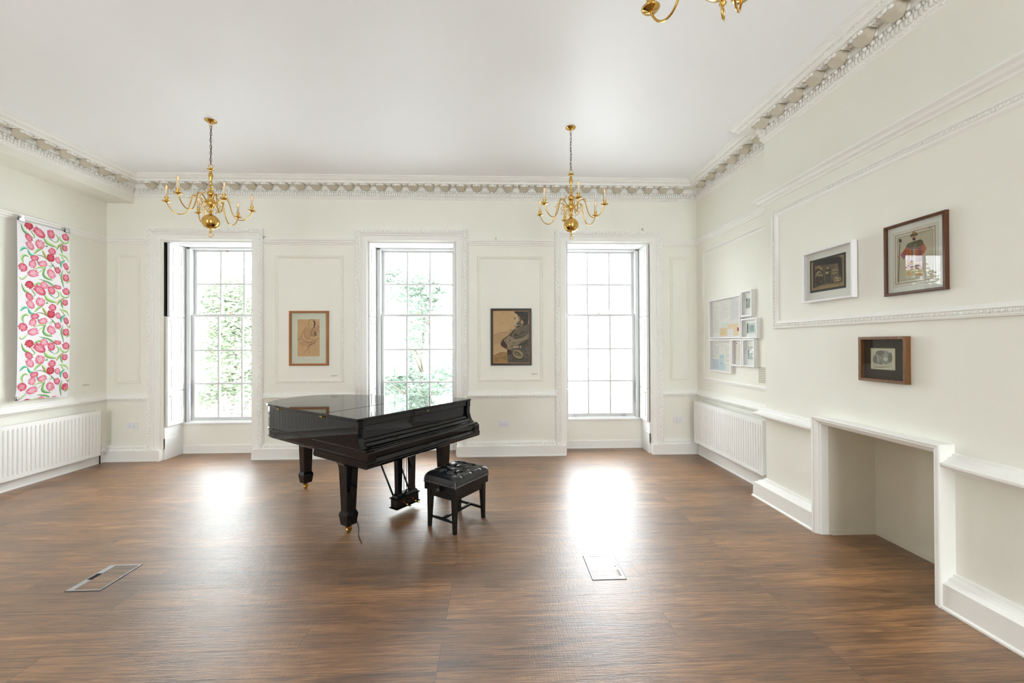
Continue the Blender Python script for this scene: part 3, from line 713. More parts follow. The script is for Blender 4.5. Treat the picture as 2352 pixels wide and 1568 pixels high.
# A: seated figure sketch in an oak frame
r = frame('framed_sketch', 'back', -3.027, -2.467, 1.342, 2.138, .031, .03, OAK, 'oak framed pale drawing of a seated figure between two windows', mat_c=(214, 216, 196))
S = Sheet('back', -2.913, -2.596, 1.477, 2.017, (383, 373), (828, 373), (383, 1120), (828, 1116), .0088)
S.put([(0, 0), (1, 0), (1, 1), (0, 1)], (205, 165, 118), True)
T1, T2, T3, T4 = (168, 128, 84), (138, 104, 68), (112, 84, 58), (84, 72, 70)
S.blob(600, 650, 90, 110, (190, 150, 104)); S.blob(700, 640, 80, 90, (180, 142, 98)); S.blob(560, 860, 150, 60, (192, 152, 108))
for p, w_, c in (([(610, 520), (602, 430), (640, 385), (700, 385), (738, 430), (735, 480), (712, 545)], .006, T3), ([(700, 400), (728, 440), (722, 500), (706, 550)], .022, T4),
    ([(625, 420), (612, 470), (632, 540), (660, 560)], .004, T2), ([(620, 520), (545, 545), (500, 620), (463, 700), (482, 775), (545, 822), (625, 846), (680, 812), (722, 765)], .007, T3),
    ([(662, 556), (760, 542), (808, 595), (826, 650)], .007, T3), ([(532, 590), (518, 680), (548, 750), (605, 800)], .005, T3), ([(690, 560), (655, 640), (672, 700), (752, 702)], .006, T3),
    ([(740, 620), (735, 660), (750, 700)], .02, T4), ([(715, 680), (750, 690), (775, 675)], .012, T4), ([(822, 748), (752, 788), (720, 832), (730, 902)], .008, T3), ([(395, 790), (460, 708)], .006, T2), ([(390, 792), (455, 770)], .008, T3),
    ([(725, 770), (620, 900), (560, 1000), (505, 1068)], .008, T2), ([(590, 925), (680, 872), (765, 818)], .009, T3), ([(612, 930), (616, 1000), (627, 1078)], .007, T2), ([(500, 905), (480, 980), (470, 1060)], .004, T1),
    ([(540, 770), (600, 760), (670, 775), (690, 760)], .006, T2), ([(560, 540), (545, 470), (570, 440)], .003, T1), ([(750, 436), (805, 436)], .003, T1), ([(700, 920), (640, 940), (580, 930)], .004, T1), ([(690, 990), (780, 985)], .003, T1), ([(780, 470), (800, 540), (815, 500)], .018, (176, 138, 96)),
    ([(640, 700), (610, 740), (650, 780), (690, 760)], .004, T2), ([(655, 455), (672, 462)], .005, T3), ([(650, 510), (668, 514)], .004, T3)):
    S.stroke(p, w_, c)
S.done('artwork', r)

# B: figure in profile in a black frame
r = frame('framed_portrait', 'back', -.105, .5, 1.329, 2.172, .03, .03, EBONY, 'black framed brown drawing of a man in profile between two windows', mat_c=(196, 134, 72))
S = Sheet('back', -.066, .463, 1.368, 2.134, (278, 206), (1000, 206), (278, 1252), (1015, 1252), .0088)
S.put([(0, 0), (1, 0), (1, 1), (0, 1)], (205, 172, 128), True)
G1, G2, G3, G4 = (86, 82, 74), (62, 60, 56), (120, 110, 94), (150, 132, 106)
S.put([(280, 680), (400, 640), (640, 610), (700, 640), (560, 760), (430, 860), (280, 900)], (190, 158, 116)); S.put([(280, 1100), (420, 1040), (560, 1040), (560, 1252), (280, 1252)], (170, 132, 86))
for y in (700, 735, 770, 805, 850, 900, 950, 1000): S.stroke([(285, y + 10), (350, y), (430, y + 6), (470, y - 8)], .004, (166, 134, 96))
S.put([(722, 575), (800, 540), (960, 460), (1005, 470), (1012, 1250), (570, 1250), (560, 1060), (560, 975), (500, 955), (430, 905), (425, 850), (470, 770), (580, 700), (650, 640), (690, 590)], G1)
S.put([(470, 770), (580, 705), (650, 720), (720, 780), (900, 740), (1000, 640), (1005, 760), (860, 830), (740, 920), (640, 985), (560, 975), (560, 900)], G4)
S.put([(425, 850), (470, 790), (520, 830), (560, 900), (565, 975), (500, 955), (432, 905)], (70, 50, 46)); S.put([(560, 980), (650, 1010), (665, 1080), (570, 1080)], (66, 46, 44))
S.put([(660, 600), (740, 580), (830, 620), (760, 720), (690, 745), (650, 720)], (120, 104, 84)); S.blob(735, 690, 40, 36, G2)
S.put([(700, 240), (780, 260), (830, 400), (820, 450), (760, 480), (745, 520), (710, 520), (690, 490), (684, 460), (672, 425), (690, 385), (688, 330), (690, 290)], (206, 178, 138))
S.put([(700, 210), (1000, 210), (992, 420), (900, 450), (850, 400), (830, 440), (800, 400), (790, 330), (760, 270), (712, 245)], G2)
S.put([(745, 520), (762, 470), (830, 440), (860, 470), (920, 440), (985, 410), (990, 470), (860, 500), (780, 545), (722, 545)], G2)
S.stroke([(735, 510), (800, 488), (880, 480)], .008, (214, 194, 156)); S.blob(860, 415, 22, 34, (190, 160, 122))
S.stroke([(690, 355), (712, 350), (735, 358)], .008, G2); S.blob(714, 375, 12, 7, G2); S.stroke([(672, 425), (690, 438)], .006, G3); S.stroke([(690, 475), (715, 470)], .006, G2); S.stroke([(700, 330), (705, 260)], .004, G3)
S.put([(722, 560), (830, 550), (980, 470), (1000, 600), (860, 620), (760, 600)], (112, 102, 84))
for p, w_, c in (([(730, 580), (850, 570), (980, 500)], .012, G3), ([(600, 800), (760, 800), (960, 730)], .012, (170, 150, 122)), ([(580, 860), (700, 870), (900, 800)], .008, G3), ([(620, 930), (760, 900), (990, 860)], .012, G2), ([(640, 980), (720, 930), (800, 900)], .01, (180, 158, 126)),
                 ([(560, 1090), (640, 1170), (760, 1230), (900, 1240), (990, 1180)], .03, (84, 84, 84)), ([(900, 900), (960, 980), (990, 1100)], .02, G3), ([(850, 860), (920, 930), (960, 1030)], .01, G2)): S.stroke(p, w_, c)
S.blob(790, 1090, 130, 92, G2, rot=.45); S.blob(785, 1080, 116, 80, (172, 152, 116), rot=.45); S.blob(760, 1070, 78, 50, (122, 108, 84), rot=.5); S.stroke([(700, 1040), (770, 1040), (840, 1090), (885, 1140)], .012, G2)
for x in (705, 740, 775, 830): S.blob(x, 930, 15, 26, (196, 170, 134))
for i in range(26):
    x, y = random.uniform(800, 990), random.uniform(220, 400); S.blob(x, y, 14, 12, random.choice([G1, G2, (96, 92, 84)]), jag=.3)
for i in range(22):
    x, y = random.uniform(300, 540), random.uniform(1080, 1240); S.stroke([(x, y), (x + 30, y - 12), (x + 60, y + 4)], .006, random.choice([(120, 88, 56), (100, 76, 52), (140, 106, 68)]))
for p, w_, c in (([(690, 300), (684, 340), (688, 385)], .004, G3), ([(720, 345), (745, 350)], .012, (120, 104, 84)), ([(800, 300), (815, 380), (800, 440)], .02, (150, 126, 96)), ([(745, 470), (790, 440), (820, 400)], .03, (110, 98, 80)), ([(700, 505), (740, 520)], .01, G2),
                 ([(720, 560), (660, 640), (590, 700)], .02, G2), ([(590, 700), (500, 770), (440, 830)], .014, G2), ([(600, 760), (620, 790), (600, 830)], .014, G1), ([(520, 800), (560, 830), (570, 880)], .01, G3), ([(660, 650), (640, 700), (680, 740)], .012, G2), ([(980, 620), (900, 680), (820, 700)], .016, G3), ([(990, 800), (900, 860), (800, 880)], .022, G2),
                 ([(600, 1100), (590, 1180), (610, 1240)], .02, (92, 92, 92)), ([(900, 1000), (930, 1080), (910, 1160)], .02, (96, 92, 84)), ([(640, 1000), (700, 980), (760, 975)], .01, G3), ([(300, 690), (400, 650), (520, 640), (640, 620)], .006, (150, 120, 84)), ([(440, 600), (445, 640)], .005, G3), ([(300, 1110), (420, 1050), (540, 1040)], .01, (130, 98, 64))): S.stroke(p, w_, c)
for i in range(60):
    x, y = random.uniform(600, 990), random.uniform(560, 1230); L_ = random.uniform(20, 70); S.stroke([(x, y), (x + L_ * .5, y - 8), (x + L_, y - 20)], random.uniform(.003, .012), random.choice([G1, G2, G3, (104, 98, 86), (134, 120, 98)]))
for i in range(24):
    x, y = random.uniform(300, 660), random.uniform(220, 620); S.blob(x, y, random.uniform(20, 60), random.uniform(10, 30), random.choice([(206, 174, 130), (202, 168, 124), (208, 177, 134)]), jag=.2)
for i in range(20):
    x, y = random.uniform(600, 980), random.uniform(640, 1230); S.stroke([(x, y), (x + 25, y - 6), (x + 55, y - 20)], .004, random.choice([G2, G3, G1, G4]))
S.done('artwork', r)
for u, z in ((-.112, 1.93), (.507, 1.93), (-3.034, 1.78), (-2.46, 1.78)):
    pass

# C: dark arcade picture in a deep white frame
r = frame('framed_painting', 'breast', -3.553, -3.036, 2.008, 2.46, .018, .05, WHITEF, 'deep white frame holding a dark painting of arches', mat_c=(226, 225, 218), off=.008)
S = Sheet('breast', -3.50, -3.128, 2.095, 2.385, (275, 575), (1028, 375), (272, 1195), (1024, 1070), .017)
S.put([(0, 0), (1, 0), (1, 1), (0, 1)], (52, 54, 50), True); S.put([(.04, .06), (.95, .06), (.95, .93), (.04, .93)], (150, 126, 92), True)
K1, K2, K3 = (58, 52, 42), (40, 38, 34), (92, 80, 60)
S.put([(345, 590), (900, 460), (970, 480), (960, 960), (820, 1000), (620, 1010), (420, 1100), (345, 1090)], K3)
S.put([(350, 580), (880, 460), (930, 500), (920, 590), (700, 620), (390, 660)], K2); S.put([(345, 600), (385, 640), (380, 1090), (345, 1090)], K2); S.put([(880, 580), (940, 500), (960, 950), (900, 900)], K2)
S.put([(400, 680), (480, 650), (550, 680), (570, 750), (480, 730), (400, 800)], (140, 118, 84)); S.put([(390, 740), (460, 700), (560, 760), (600, 980), (430, 1060), (390, 1000)], K1)
S.put([(620, 700), (660, 650), (715, 690), (735, 960), (620, 985)], K1); S.put([(630, 700), (665, 660), (710, 700), (640, 720)], (150, 126, 90)); S.put([(735, 640), (860, 590), (880, 740), (750, 780)], (110, 94, 70))
S.stroke([(405, 885), (430, 810), (480, 770), (535, 785)], .009, (196, 178, 130))
for x in (450, 490, 530): S.put([(x, 810), (x + 22, 803), (x + 24, 855), (x + 2, 862)], (176, 158, 110)); 
S.put([(626, 770), (654, 765), (654, 805), (628, 810)], (190, 170, 118)); S.put([(664, 760), (684, 757), (682, 800), (662, 804)], (190, 170, 118))
for p, w_, c in (([(750, 745), (820, 725), (880, 718)], .005, (178, 156, 110)), ([(740, 800), (800, 790), (870, 780)], .007, (178, 156, 110)), ([(800, 840), (840, 880), (880, 830)], .006, (170, 148, 104)), ([(800, 900), (930, 870)], .006, (186, 164, 118)), ([(805, 950), (930, 925)], .006, (186, 164, 118)), ([(800, 900), (805, 950)], .006, (186, 164, 118)), ([(930, 870), (932, 925)], .006, (186, 164, 118)), ([(830, 930), (850, 890), (870, 930), (890, 885), (912, 920)], .005, (186, 164, 118)),
                 ([(760, 930), (770, 1000)], .02, K2), ([(480, 900), (460, 1000), (560, 990), (540, 900)], .008, K2), ([(500, 960), (540, 965)], .006, (160, 140, 100)), ([(345, 1120), (520, 1060), (960, 980)], .02, (140, 116, 82)), ([(420, 1040), (430, 1080)], .006, K2)): S.stroke(p, w_, c)
for i in range(40):
    x = random.uniform(360, 940); y = random.uniform(620, 1010); S.stroke([(x, y), (x + 8, y + 22), (x + 4, y + 44)], .004, random.choice([K1, K2, (120, 102, 76)]))
S.done('artwork', r)

# D: robed figure with staff in a dark red-brown frame
r = frame('framed_print', 'breast', -2.806, -2.402, 1.982, 2.484, .02, .026, MAHOG, 'dark red-brown framed costume picture of a bearded figure in orange robe', mat_c=(222, 224, 216))
S = Sheet('breast', -2.786, -2.422, 2.002, 2.464, (165, 383), (1030, 133), (172, 1404), (1048, 1300), .0088)
for (a, b, c) in ((.095, .085, (176, 166, 148)), (.1, .09, (214, 210, 196)), (.14, .125, (120, 104, 76)), (.15, .134, (208, 202, 184)), (.18, .165, (130, 110, 84)), (.186, .171, (184, 176, 152))):
    S.put([(a, b), (1 - a, b), (1 - a, 1 - b), (a, 1 - b)], c, True)
O1, O2, O3, O4 = (150, 72, 28), (176, 92, 36), (112, 40, 30), (196, 128, 48)
S.stroke([(372, 600), (365, 700), (355, 900), (345, 1230)], .006, (90, 76, 56), taper=False); S.blob(375, 552, 26, 32, (62, 56, 48), jag=.3)
S.put([(480, 640), (560, 575), (700, 540), (745, 600), (775, 660), (760, 720), (725, 780), (742, 980), (750, 1010), (460, 1020), (475, 900), (492, 740), (470, 800), (430, 850), (375, 780), (420, 730)], O1)
S.put([(460, 1020), (750, 1010), (745, 1090), (470, 1080)], (170, 150, 90)); S.put([(480, 1080), (560, 1075), (555, 1110), (480, 1112)], O4); S.put([(620, 1075), (720, 1070), (735, 1105), (625, 1108)], O4)
S.put([(375, 780), (420, 750), (470, 790), (440, 858)], (150, 90, 110)); S.put([(660, 680), (700, 660), (712, 780), (690, 800)], (110, 40, 60)); S.stroke([(735, 620), (768, 680), (725, 780)], .014, O2)
for y in (800, 860, 910, 960): S.stroke([(480, y + 6), (600, y), (740, y - 6)], .008, O4 if y % 20 else O3)
for x in (500, 540, 640, 690): S.stroke([(x + 5, 680), (x, 820), (x - 6, 980)], .006, random.choice([O2, O3, O4]))
S.stroke([(600, 650), (602, 800), (600, 1010)], .012, (196, 186, 150), taper=False); S.stroke([(600, 650), (602, 800), (600, 1010)], .004, (80, 70, 60), taper=False)
S.put([(470, 650), (500, 600), (570, 570), (700, 530), (742, 570), (735, 600), (640, 680), (560, 690), (500, 670)], (92, 84, 58))
for i in range(26):
    x = random.uniform(490, 725); y = 655 - abs(x - 600) * .25 + random.uniform(-45, 20); S.blob(x, y, 9, 8, random.choice([(170, 160, 110), (60, 54, 40), (140, 130, 90)]))
S.blob(600, 505, 30, 38, (168, 128, 84)); S.blob(600, 528, 24, 22, (50, 40, 30)); S.put([(545, 495), (545, 465), (600, 400), (655, 440), (655, 470), (600, 470)], (70, 58, 38)); S.put([(575, 455), (598, 402), (640, 445)], (150, 120, 60))
S.blob(590, 492, 4, 3, (30, 24, 20)); S.blob(612, 490, 4, 3, (30, 24, 20)); S.blob(350, 815, 16, 14, (160, 120, 80)); S.put([(800, 352), (870, 335), (870, 341), (800, 358)], (110, 100, 90)); S.put([(830, 362), (872, 351), (872, 356), (830, 367)], (130, 120, 106))
S.done('artwork', r)

# E: small grey drawing with a dark mount, hung a little askew
r = frame('framed_drawing', 'breast', -3.005, -2.642, 1.358, 1.692, .022, .038, WALNUT, 'small brown framed grey sketch with a wide dark mount', mat_c=(62, 54, 46))
S = Sheet('breast', -2.927, -2.742, 1.450, 1.606, (525, 448), (1150, 448), (552, 962), (1178, 1000), .0088)
for a in (.05,): S.put([(-a * 1.0, -a * 1.3), (1 + a, -a * 1.3), (1 + a, 1 + a * 1.3), (-a, 1 + a * 1.3)], (56, 54, 46), True)
def put_raw(S, pts, c):
    S.n += 1; h = S.h + .00004 * S.n
    S.mb.poly([F(S.pl, S.u0 + (S.u1 - S.u0) * a, S.z1 - (S.z1 - S.z0) * b, h) for a, b in pts], S.ci(c))
put_raw(S, [(-.08, -.11), (1.08, -.11), (1.08, 1.11), (-.08, 1.11)], (48, 46, 38)); put_raw(S, [(-.055, -.08), (1.055, -.08), (1.055, 1.08), (-.055, 1.08)], (68, 62, 52))
S.put([(0, 0), (1, 0), (1, 1), (0, 1)], (200, 196, 172), True)
S.blob(850, 710, 260, 220, (176, 176, 158)); S.blob(850, 700, 235, 195, (146, 148, 136)); S.blob(780, 560, 110, 60, (118, 122, 110)); S.blob(1040, 680, 50, 130, (116, 118, 108)); S.blob(650, 730, 56, 90, (124, 126, 126))
S.put([(700, 600), (720, 590), (740, 700), (790, 720), (740, 780), (690, 700)], (178, 178, 166)); S.put([(860, 660), (920, 530), (990, 640), (960, 690)], (160, 160, 150)); S.blob(920, 720, 70, 46, (196, 194, 180)); S.blob(880, 800, 150, 34, (150, 150, 138)); S.put([(600, 840), (1090, 820), (1090, 905), (820, 925), (610, 920)], (188, 186, 166))
for p, w_, c in (([(740, 700), (790, 760), (850, 850)], .004, (90, 92, 86)), ([(760, 830), (850, 845)], .006, (84, 84, 78)), ([(860, 690), (870, 770), (910, 800)], .004, (96, 98, 92)), ([(900, 830), (1010, 840)], .004, (100, 100, 92)), ([(850, 660), (800, 620), (740, 600)], .005, (90, 94, 86)), ([(620, 920), (850, 925), (1090, 905)], .004, (120, 118, 104)), ([(690, 600), (700, 720), (680, 860)], .004, (104, 106, 100))): S.stroke(p, w_, c)
S.done('artwork', r)

# alcove group of white frames
def docs(name, u0, u1, z0, z1, label, sheets, photo=None, fw=.02, dep=.045):
    r = frame(name, 'alc', u0, u1, z0, z1, fw, dep, WHITEF, label, 'picture', 'white frames grouped on the alcove wall', mat_c=(232, 230, 224))
    S = Sheet('alc', u0 + fw, u1 - fw, z0 + fw, z1 - fw, (0, 0), (1, 0), (0, 1), (1, 1), .009)
    for (a0, a1, b0, b1, c, nl, lc) in sheets:
        S.put([(a0, b0), (a1, b0), (a1, b1), (a0, b1)], c, True)
        for i in range(nl):
            b = b0 + (b1 - b0) * (.08 + .86 * i / nl); th = (b1 - b0) / nl * .28
            e = a1 - (a1 - a0) * (.08 if random.random() < .7 else random.uniform(.2, .6))
            S.put([(a0 + (a1 - a0) * .08, b), (e, b), (e, b + th), (a0 + (a1 - a0) * .08, b + th)], lc, True)
    S.done('documents' if not photo else 'photograph', r); return r, S
LG = (206, 206, 208)
docs('framed_letters', -5.50, -4.776, 1.708, 2.246, 'largest white frame in the alcove, filled with old letters and envelopes', [
    (.02, .27, .06, .95, (236, 233, 224), 24, LG), (.29, .60, .03, .6, (236, 234, 228), 18, LG), (.63, .98, .0, .62, (232, 231, 228), 22, (196, 196, 202)), (.34, .62, .62, .82, (228, 232, 222), 5, (204, 214, 204)),
    (.3, .56, .76, .97, (230, 208, 168), 5, (206, 180, 138)), (.56, .98, .67, .97, (234, 214, 178), 0, LG), (.56, .74, .80, .97, (240, 240, 242), 4, LG), (.87, .92, .77, .86, (150, 56, 60), 0, LG)])
docs('framed_letters', -5.495, -4.978, 1.26, 1.698, 'lower white alcove frame holding typed pages and blue slips', [
    (.03, .36, .03, .62, (238, 236, 230), 11, (186, 186, 186)), (.03, .36, .62, .98, (206, 216, 222), 14, (170, 184, 196)), (.38, .66, .46, .98, (196, 216, 222), 2, (180, 200, 208)), (.62, .92, .08, .76, (240, 237, 228), 18, (204, 200, 196))])
docs('framed_letter', -4.970, -4.748, 1.36, 1.70, 'narrow white frame holding one typed sheet, between two alcove frames', [(.14, .9, .08, .92, (238, 232, 218), 22, (208, 200, 186)), (.2, .34, .11, .14, (90, 84, 78), 0, LG)])
docs('framed_photograph', -4.762, -4.552, 1.965, 2.278, 'uppermost small white frame in the alcove with upright photograph', [(.22, .74, .24, .72, (196, 202, 196), 0, LG), (.24, .34, .25, .71, (52, 54, 54), 0, LG), (.4, .6, .3, .68, (150, 158, 150), 0, LG)], photo=1)
docs('framed_photograph', -4.765, -4.462, 1.702, 1.940, 'wide white alcove frame with sideways photograph, beside the old letters', [(.18, .82, .16, .80, (190, 198, 192), 0, LG), (.19, .28, .18, .78, (54, 56, 56), 0, LG), (.36, .7, .3, .7, (140, 152, 146), 0, LG)], photo=1)
docs('framed_photograph', -4.738, -4.512, 1.365, 1.698, 'lowest white alcove frame with upright photograph, by the information card', [(.2, .76, .24, .78, (196, 202, 196), 0, LG), (.22, .34, .4, .76, (96, 98, 96), 0, LG), (.4, .7, .5, .76, (150, 166, 150), 0, LG)], photo=1)

# ------------------------------------------------------------------ tulip banner
BH = .06
br_ = root('hanging_banner', F('left', 5.07, 1.0, BH), 'tall white paper banner printed with pink tulips on the wall', 'banner')
BY0, BY1, BZ0, BZ1 = 4.79, 5.355, 1.0, 3.105
def bx(a, b):  # a across, b down (0..1), gently bowed
    return Vector((XL + BH + .004 * math.sin(a * PI) + .012 * math.sin(b * PI) - (.02 * max(0, b - .93) / .07 if True else 0), BY0 + (BY1 - BY0) * a, BZ1 - (BZ1 - BZ0) * b + (.012 * math.sin(a * 5) if b > .999 else 0)))
mb = MB(); NA, NB = 10, 60
vs = [bx(i / NA, j / NB) for j in range(NB + 1) for i in range(NA + 1)]
fs = [(j * (NA + 1) + i, j * (NA + 1) + i + 1, (j + 1) * (NA + 1) + i + 1, (j + 1) * (NA + 1) + i) for j in range(NB) for i in range(NA)]
mb.add(vs, fs, 0, True); mb.build('paper_sheet', PAPERW, br_)
BAN = MB(); BC = []; bn = [0]
def bput(pts, c, sub=0):
    if min(p[1] for p in pts) > 1 or max(p[1] for p in pts) < 0: return
    lay = .001 + .00001 * (bn[0] * 4 + sub)
    if c not in BC: BC.append(c)
    cl = lambda q, lo=.003, hi=.997: min(max(q, lo), hi)
    BAN.poly([bx(cl(a), cl(b)) + Vector((lay, 0, 0)) for a, b in pts], BC.index(c))
PER = .331  # pattern repeat, as a share of the height
def tm(x, y, k):
    a = (x - 95) / 840; per = 985 - .065 * (x - 95); top = 170 + (x - 95) * .22
    return a, ((y - top) / per) * PER + k * PER
WPX = (BY1 - BY0); HPX = (BZ1 - BZ0)
def tulip(x, y, L, W_, ang, shade, k):
    cx, cy_ = tm(x, y, k); ux = 1 / 840; uy = PER / 970; th = math.radians(ang); dx, dy = math.sin(th), -math.cos(th)
    def P(l, s): return (cx + (dx * l - dy * s) * ux, cy_ + (dy * l + dx * s) * uy)
    base = [(228, 128, 150), (214, 92, 116), (196, 56, 76)][shade]; lite = [(246, 198, 210), (240, 166, 182), (222, 108, 122)][shade]; dk = [(214, 104, 130), (198, 70, 98), (168, 40, 58)][shade]
    hl, hw = L * .54, W_ * .55
    out = [(-hl, 0), (-hl * .85, hw * .55), (-hl * .4, hw * .95), (hl * .1, hw), (hl * .6, hw * .82), (hl * .98, hw * .7), (hl * .72, hw * .32), (hl * 1.08, 0), (hl * .72, -hw * .32), (hl * .95, -hw * .72), (hl * .6, -hw * .85), (hl * .1, -hw), (-hl * .4, -hw * .95), (-hl * .85, -hw * .55)]
    bput([P(l, s) for l, s in out], base)
    bput([P(l, s) for l, s in ((-hl * .75, 0), (-hl * .3, hw * .42), (hl * .3, hw * .4), (hl * .85, 0), (hl * .3, -hw * .4), (-hl * .3, -hw * .42))], lite, 1)
    for q in (-.62, .62): bput([P(l, s) for l, s in ((-hl * .5, hw * q * .9), (hl * .1, hw * q * 1.15), (hl * .7, hw * q), (hl * .1, hw * q * .72))], lite, 2)
    for q in (-.42, 0, .42): bput([P(l, s) for l, s in ((-hl * .8, hw * q * .3 - 1.5), (hl * .1, hw * q - 3), (hl * .8, hw * q * .8), (hl * .1, hw * q + 3))], dk, 3)
GREENS = [(140, 176, 108), (112, 158, 100), (166, 190, 134), (92, 170, 140), (152, 158, 100)]
def leaf(pts, wpx, g, k):
    P = smooth2(pts, 4); n = len(P); Lf = []; Rt = []; M_ = []
    for i in range(n):
        dx = P[min(i + 1, n - 1)][0] - P[max(i - 1, 0)][0]; dy = P[min(i + 1, n - 1)][1] - P[max(i - 1, 0)][1]; l = math.hypot(dx, dy) or 1
        h = wpx * .46 * max(.16, math.sin(PI * (i + .2) / (n - .6)) ** .8 if i < n - 1 else .1)
        Lf.append((P[i][0] - dy / l * h, P[i][1] + dx / l * h)); Rt.append((P[i][0] + dy / l * h, P[i][1] - dx / l * h)); M_.append(P[i])
    c = GREENS[g]; c2 = tuple(min(255, int(v * 1.22 + 18)) for v in c); c3 = tuple(int(v * .7) for v in c)
    for i in range(n - 1):
        q = [tm(*Lf[i], k), tm(*Lf[i + 1], k), tm(*M_[i + 1], k), tm(*M_[i], k)]
        q2 = [tm(*M_[i], k), tm(*M_[i + 1], k), tm(*Rt[i + 1], k), tm(*Rt[i], k)]
        if all(0 <= b <= 1 for a, b in q): bput(q, c)
        if all(0 <= b <= 1 for a, b in q2): bput(q2, c2 if wpx > 22 else c)
TUL = [(265, 262, 120, 110, 215, 2), (420, 370, 200, 120, -55, 1), (610, 385, 140, 108, -12, 1), (262, 460, 130, 82, 145, 1), (280, 590, 145, 96, -32, 0), (430, 565, 140, 128, 18, 0),
       (625, 680, 112, 112, -50, 1), (600, 790, 122, 116, 5, 2), (840, 620, 104, 92, 8, 1), (345, 795, 120, 84, 255, 1), (315, 895, 120, 96, 200, 0), (170, 950, 120, 122, 235, 1), (470, 890, 140, 92, 70, 0),
       (720, 830, 112, 76, -22, 0), (860, 935, 122, 76, -24, 1), (715, 1000, 104, 92, -28, 1), (320, 1050, 155, 108, 75, 0), (605, 1060, 155, 112, 150, 0), (858, 1130, 122, 104, -5, 1), (860, 430, 118, 108, -30, 1),
       (488, 1250, 112, 112, 40, 0), (712, 1285, 70, 112, 10, 1)]
LEAVES = [([(150, 232), (185, 340), (250, 400), (325, 465)], 38, 1), ([(280, 320), (320, 390), (350, 440), (310, 468)], 20, 2), ([(495, 450), (555, 540), (700, 605)], 56, 0), ([(545, 425), (600, 470), (655, 515)], 14, 1), ([(685, 385), (735, 450), (720, 510), (640, 530)], 26, 0),
          ([(755, 415), (790, 500), (880, 535), (940, 430)], 28, 0), ([(700, 650), (740, 580), (825, 535)], 42, 4), ([(770, 560), (780, 640), (805, 715)], 32, 1), ([(130, 685), (180, 632), (240, 640)], 44, 3), ([(245, 650), (280, 730), (350, 752)], 40, 3), ([(335, 725), (400, 660), (480, 628)], 44, 0),
          ([(465, 665), (505, 740), (545, 810)], 42, 4), ([(180, 890), (158, 800), (200, 748), (255, 775)], 42, 0), ([(735, 720), (810, 740), (875, 780), (912, 860)], 40, 2), ([(780, 740), (830, 830)], 30, 2), ([(850, 830), (780, 880), (780, 955)], 48, 3), ([(325, 985), (420, 945), (505, 975), (400, 1035)], 40, 2),
          ([(520, 930), (480, 1060), (530, 1130), (630, 1168)], 46, 1), ([(540, 935), (640, 915), (560, 975)], 12, 0), ([(118, 1105), (160, 1140), (240, 1075)], 34, 2), ([(410, 1145), (540, 1190), (640, 1260), (700, 1325)], 32, 1), ([(325, 1250), (400, 1212), (460, 1235)], 40, 0), ([(805, 1000), (778, 1090), (790, 1170), (822, 1295)], 30, 1),
          ([(860, 1218), (935, 1170)], 36, 0), ([(870, 1005), (915, 1050), (935, 985)], 24, 4), ([(600, 870), (650, 930), (760, 1090)], 16, 1), ([(360, 740), (470, 762), (600, 870)], 16, 4), ([(500, 590), (545, 600), (530, 570)], 18, 1), ([(385, 830), (400, 870), (395, 900)], 20, 3)]
for k in (0, 1, 2, 3):
    bn[0] = 0
    for p, w_, g in LEAVES: bn[0] += 1; leaf(p, w_, g, k)
    for t in TUL: bn[0] += 1; tulip(*t, k)
for p in (TUL[5],): pass
BAN.build('tulip_print', [flat(*c) for c in BC], br_)
def clip(y, z, label, bottom=False):
    r = root('bulldog_clip', (XL + BH, y, z), label, 'clip')
    if not bottom:
        mb = MB()
        for s in (-1, 1):
            mb.loft([[(XL + BH + s * .003, y - .028, z - .03), (XL + BH + s * .003, y + .028, z - .03), (XL + BH + s * .010, y + .028, z - .026), (XL + BH + s * .010, y - .028, z - .026)],
                     [(XL + BH + s * .014, y - .024, z + .002), (XL + BH + s * .014, y + .024, z + .002), (XL + BH + s * .016, y + .024, z + .004), (XL + BH + s * .016, y - .024, z + .004)]], 0, True)
        mb.tube([(XL + BH + .012, y - .028, z - .028), (XL + BH + .012, y + .028, z - .028)], .004, 8)
        mb.build('jaw', STEEL, r)
        mb = MB(); mb.tube([(XL + BH, y - .024, z + .004), (XL + BH, y + .024, z + .004)], .012, 10); mb.build('spring', STEEL, r)
        for s in (-1, 1):
            mb = MB()
            mb.loft([[(XL + BH + s * .014, y - .012, z), (XL + BH + s * .014, y + .012, z), (XL + BH + s * .016, y + .012, z), (XL + BH + s * .016, y - .012, z)],
                     [(XL + BH + s * .024, y - .013, z + .035), (XL + BH + s * .024, y + .013, z + .035), (XL + BH + s * .026, y + .013, z + .035), (XL + BH + s * .026, y - .013, z + .035)]], 0, True)
            mb.build('lever', STEEL, r)
    else:
        mb = MB(); mb.lathe([(.006, 0), (.02, .002), (.024, .012), (.022, .02), (.012, .026), (.0, .027)], (XL + BH - .005, y, z), 16, axis=(1, 0, 0)); mb.build('jaw', STEEL, r)
        mb = MB(); mb.tube([(XL + BH + .012, y - .02, z + .01), (XL + BH + .016, y - .03, z - .004), (XL + BH + .012, y - .012, z - .018)], .004, 8); mb.build('lever', STEEL, r)
clip(4.83, 3.125, 'steel clip holding the tulip banner corner farther from the windows')
clip(5.325, 3.128, 'steel clip holding the tulip banner corner nearer the windows')
clip(4.785, 1.035, 'round steel clip weighing the lower corner of the tulip banner', True)

